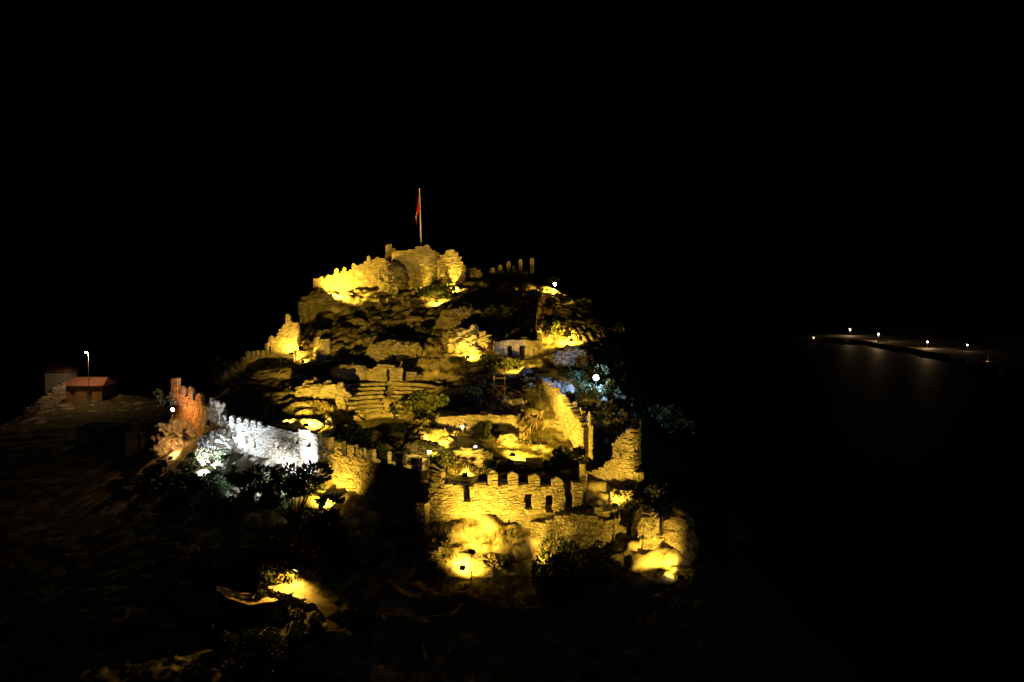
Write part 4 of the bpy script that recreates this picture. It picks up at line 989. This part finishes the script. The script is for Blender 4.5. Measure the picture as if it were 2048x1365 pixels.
# ------------------------------------------------------------------ village at the far left
def house(label, px0, px1, py0, py1, Y, dep, m, windows=(), roof=True, door=None):
    a = W(px0, py1, Y); b = W(px1, py0, Y); r = thing('stone_house', label, 'house', ((a.x+b.x)/2, Y, a.z))
    w, h = b.x-a.x, b.z-a.z; mb = MB()
    # front wall in strips around the openings, so that the openings are real
    cuts = sorted(set([0, w] + [v for q in windows for v in (q[0], q[1])]))
    for c0, c1 in zip(cuts[:-1], cuts[1:]):
        mid = (c0+c1)/2; hole = [q for q in windows if q[0] < mid < q[1]]
        spans = [(-2, h)] if not hole else [(-2, hole[0][2]), (hole[0][3], h)]
        for z0, z1 in spans:
            if z1 - z0 > 0.01: mb.box((a.x+mid, Y, a.z+(z0+z1)/2), (c1-c0, 0.4, z1-z0))
    mb.box((a.x+0.2, Y+dep/2+0.2, a.z+h/2-1), (0.4, dep, h+2)); mb.box((b.x-0.2, Y+dep/2+0.2, a.z+h/2-1), (0.4, dep, h+2)); mb.box(((a.x+b.x)/2, Y+dep+0.4, a.z+h/2-1), (w, 0.4, h+1.99))
    mb.build('wall', m, r)
    for q in windows:
        f = MB(); c = (a.x+(q[0]+q[1])/2, Y+0.05, a.z+(q[2]+q[3])/2); f.box(c, (q[1]-q[0], 0.05, q[3]-q[2])); f.build('shutter', M['wood'], r)
    if roof:
        mb = MB(); P = [(a.x-0.4, Y-0.5, b.z), (b.x+0.4, Y-0.5, b.z), (b.x+0.4, Y+dep+1, b.z), (a.x-0.4, Y+dep+1, b.z), (a.x+0.3, Y+dep/2+0.3, b.z+1.5), (b.x-0.3, Y+dep/2+0.3, b.z+1.5)]
        mb.add(P, [(0, 1, 5, 4), (2, 3, 4, 5), (1, 2, 5), (3, 0, 4), (3, 2, 1, 0)]); mb.build('roof', M['roof'], r)
    return r
house('dim village house with low roof under the lone street lamp', 130, 205, 772, 800, 158, 5, M['orange_stone'], [(1.2, 2.2, 0.8, 2.0), (4.6, 5.6, 0.8, 2.0)])
house('tall faint village house left of the street lamp house', 92, 130, 745, 800, 163, 4, M['plaster'], [(1.0, 1.8, 1.2, 2.6)])
house('grey flat village hut between the street lamp and the castle', 155, 232, 852, 880, 131, 4, M['plaster'], [(2.2, 3.0, 0.0, 1.7), (4.6, 5.3, 0.7, 1.5)], roof=False)
build_wall('lane_wall', 'faint stepped lane wall falling away below the village house', 'wall',
    [(48, 838, 818, 150), (80, 820, 800, 152), (110, 800, 775, 155), (130, 790, 765, 157)], T=0.5, course=0.3, slen=0.5, rag=0.2, seed=60)
build_wall('ruined_arch', 'lone grey ruined arch beside the orange lit rock slope', 'arch',
    [(255, 915, 866, 118), (262, 915, 860, 118), (275, 915, 859, 118), (288, 915, 864, 118), (291, 912, 876, 118)], T=0.7, course=0.28, slen=0.45, rag=0.1, seed=61, openings=[(272, 284, 872, 900)])
lp = thing('street_lamp', 'lone white street lamp on a pole above the village houses', 'street lamp', W(178, 790, 156))
mb = MB(); mb.tube(W(178, 800, 156), W(177, 706, 156), 0.09, 0.06, 8); mb.build('pole', M['pale_metal'], lp)
mb = MB(); mb.tube(W(177, 706, 156), W(172, 703, 155.8), 0.05, 0.04, 6); mb.build('arm', M['pale_metal'], lp)
mb = MB(); c = W(172, 704, 155.8); mb.lathe(c, [(0.05, 0.1), (0.3, 0.02), (0.32, -0.06)], 12); mb.build('lamp_shade', M['pale_metal'], lp)
mb = MB(); mb.lathe(c, [(0.05, -0.22), (0.22, -0.16), (0.26, -0.07)], 12); mb.build('globe', M['lens_far'], lp)
ld = bpy.data.lights.new('lamp', 'SPOT'); ld.energy = 520; ld.color = (1, 0.6, 0.3); ld.spot_size = 2.6; ld.shadow_soft_size = 0.2
lo = bpy.data.objects.new('lamp', ld); COL.objects.link(lo); lo.parent = lp; lo.location = c - lp.location - Vector((0, 0, 0.3))

# ------------------------------------------------------------------ far shore lights
def far_lamp(px, py, Y, label, power, h=7.0, r_=0.55):
    c = W(px, py, Y); g = FB.ray_cast(Vector((c.x, c.y, 300)), Vector((0, 0, -1)))[0]; z = g.z if g else 0.0
    r = thing('street_lamp', label, 'street lamp', (c.x, c.y, z), 'lamps on the far shore')
    mb = MB(); mb.tube((c.x, c.y, z-0.5), (c.x, c.y, c.z-0.3), 0.14, 0.1, 6); mb.build('pole', M['pale_metal'], r)
    mb = MB(); mb.lathe(c, [(0.1, -r_), (r_*0.8, -r_*0.6), (r_, 0), (r_*0.8, r_*0.6), (0.1, r_)], 10); mb.build('globe', M['lens_far'], r)
    ld = bpy.data.lights.new('lamp', 'POINT'); ld.energy = power; ld.color = (1, 0.62, 0.3); ld.shadow_soft_size = 0.3
    lo = bpy.data.objects.new('lamp', ld); COL.objects.link(lo); lo.parent = r; lo.location = (0, 0, c.z - z - r_ - 0.4)
far_lamp(1700, 659.5, 1000, 'warm street lamp highest on the far shore road', 9000)
far_lamp(1757, 668.5, 874, 'warm street lamp over the pale quay building on the far shore', 9000)
far_lamp(1855, 684, 740, 'warm street lamp over the short lit jetty on the far shore', 6000)
far_lamp(1935, 690.5, 700, 'small white lamp apart from the road on the far shore', 500, r_=0.3)
far_lamp(1627, 676, 960, 'faint small lamp at the tip of the far shore', 300, r_=0.3)
# quay road, building and a moored boat on the far shore
V = []; Fc = []
for k, (px, Y) in enumerate([(1660, 985), (1690, 965), (1720, 905), (1757, 850), (1790, 805), (1830, 745), (1870, 710), (1900, 675)]):
    for dy in (0, 7):
        x = (px-CX)/F*Y; g = FB.ray_cast(Vector((x, Y+dy, 300)), Vector((0, 0, -1)))[0]; V.append((x, Y+dy, (g.z if g else 4) + 0.15))
    if k: Fc.append((2*k-2, 2*k, 2*k+1, 2*k-1))
structure(mesh_obj('quay_road', V, Fc, M['plaster']))
qb = thing('quay_building', 'small pale building under a street lamp on the far shore', 'building', W(1764, 684, 866))
mb = MB(); c = W(1764, 684, 866); mb.box(c + Vector((0, 0, 1.2)), (9, 5, 4)); mb.build('wall', M['white'], qb)
mb = MB(); mb.add([c + Vector(v) for v in ((-5, -3, 3.2), (5, -3, 3.2), (5, 3, 3.2), (-5, 3, 3.2), (-4, 0, 4.6), (4, 0, 4.6))], [(0, 1, 5, 4), (2, 3, 4, 5), (1, 2, 5), (3, 0, 4), (3, 2, 1, 0)]); mb.build('roof', M['roof'], qb)
for dx in (-2.6, 0, 2.6):
    mb = MB(); mb.box(c + Vector((dx, -2.51, 1.4)), (1.0, 0.06, 1.3)); mb.build('window', M['metal'], qb)
bc = W(1968, 734, 590); bc.z = 0
bt = thing('moored_boat', 'long wooden boat with a yellow lit deck moored off the far shore', 'boat', bc)
V = []; Fc = []; st_ = [(-9, 0.3, 2.6), (-8, 1.9, 2.2), (-4, 2.4, 1.7), (1, 2.4, 1.6), (5, 1.8, 1.8), (8, 0.7, 2.3), (9.5, 0.08, 2.8)]
for x, w_, h_ in st_: V += [bc + Vector(v) for v in ((x, -w_, h_), (x*0.93, -w_*0.6, -0.6), (x*0.93, w_*0.6, -0.6), (x, w_, h_))]
for k in range(len(st_)-1):
    for q in range(4): Fc.append((k*4+q, k*4+(q+1) % 4, (k+1)*4+(q+1) % 4, (k+1)*4+q))
Fc += [(3, 2, 1, 0), tuple(range(4*len(st_)-4, 4*len(st_)))]
mesh_obj('hull', V, Fc, M['canvas'], bt)
mb = MB(); mb.box(bc + Vector((-2.5, 0, 2.5)), (7, 3, 1.7)); mb.build('cabin', M['white'], bt)
mb = MB(); mb.tube(bc + Vector((3, 0, 1.5)), bc + Vector((3, 0, 8.5)), 0.12, 0.07, 6); mb.build('mast', M['wood'], bt)
mb = MB(); mb.lathe(bc + Vector((0, -3.4, 4.2)), [(0.04, -0.1), (0.12, 0), (0.04, 0.1)], 8); mb.build('deck_lamp', M['lens_small'], bt)
ld = bpy.data.lights.new('lamp', 'POINT'); ld.energy = 420; ld.color = WARM; ld.shadow_soft_size = 0.2
lo = bpy.data.objects.new('lamp', ld); COL.objects.link(lo); lo.parent = bt; lo.location = (0, -4.2, 4.2)
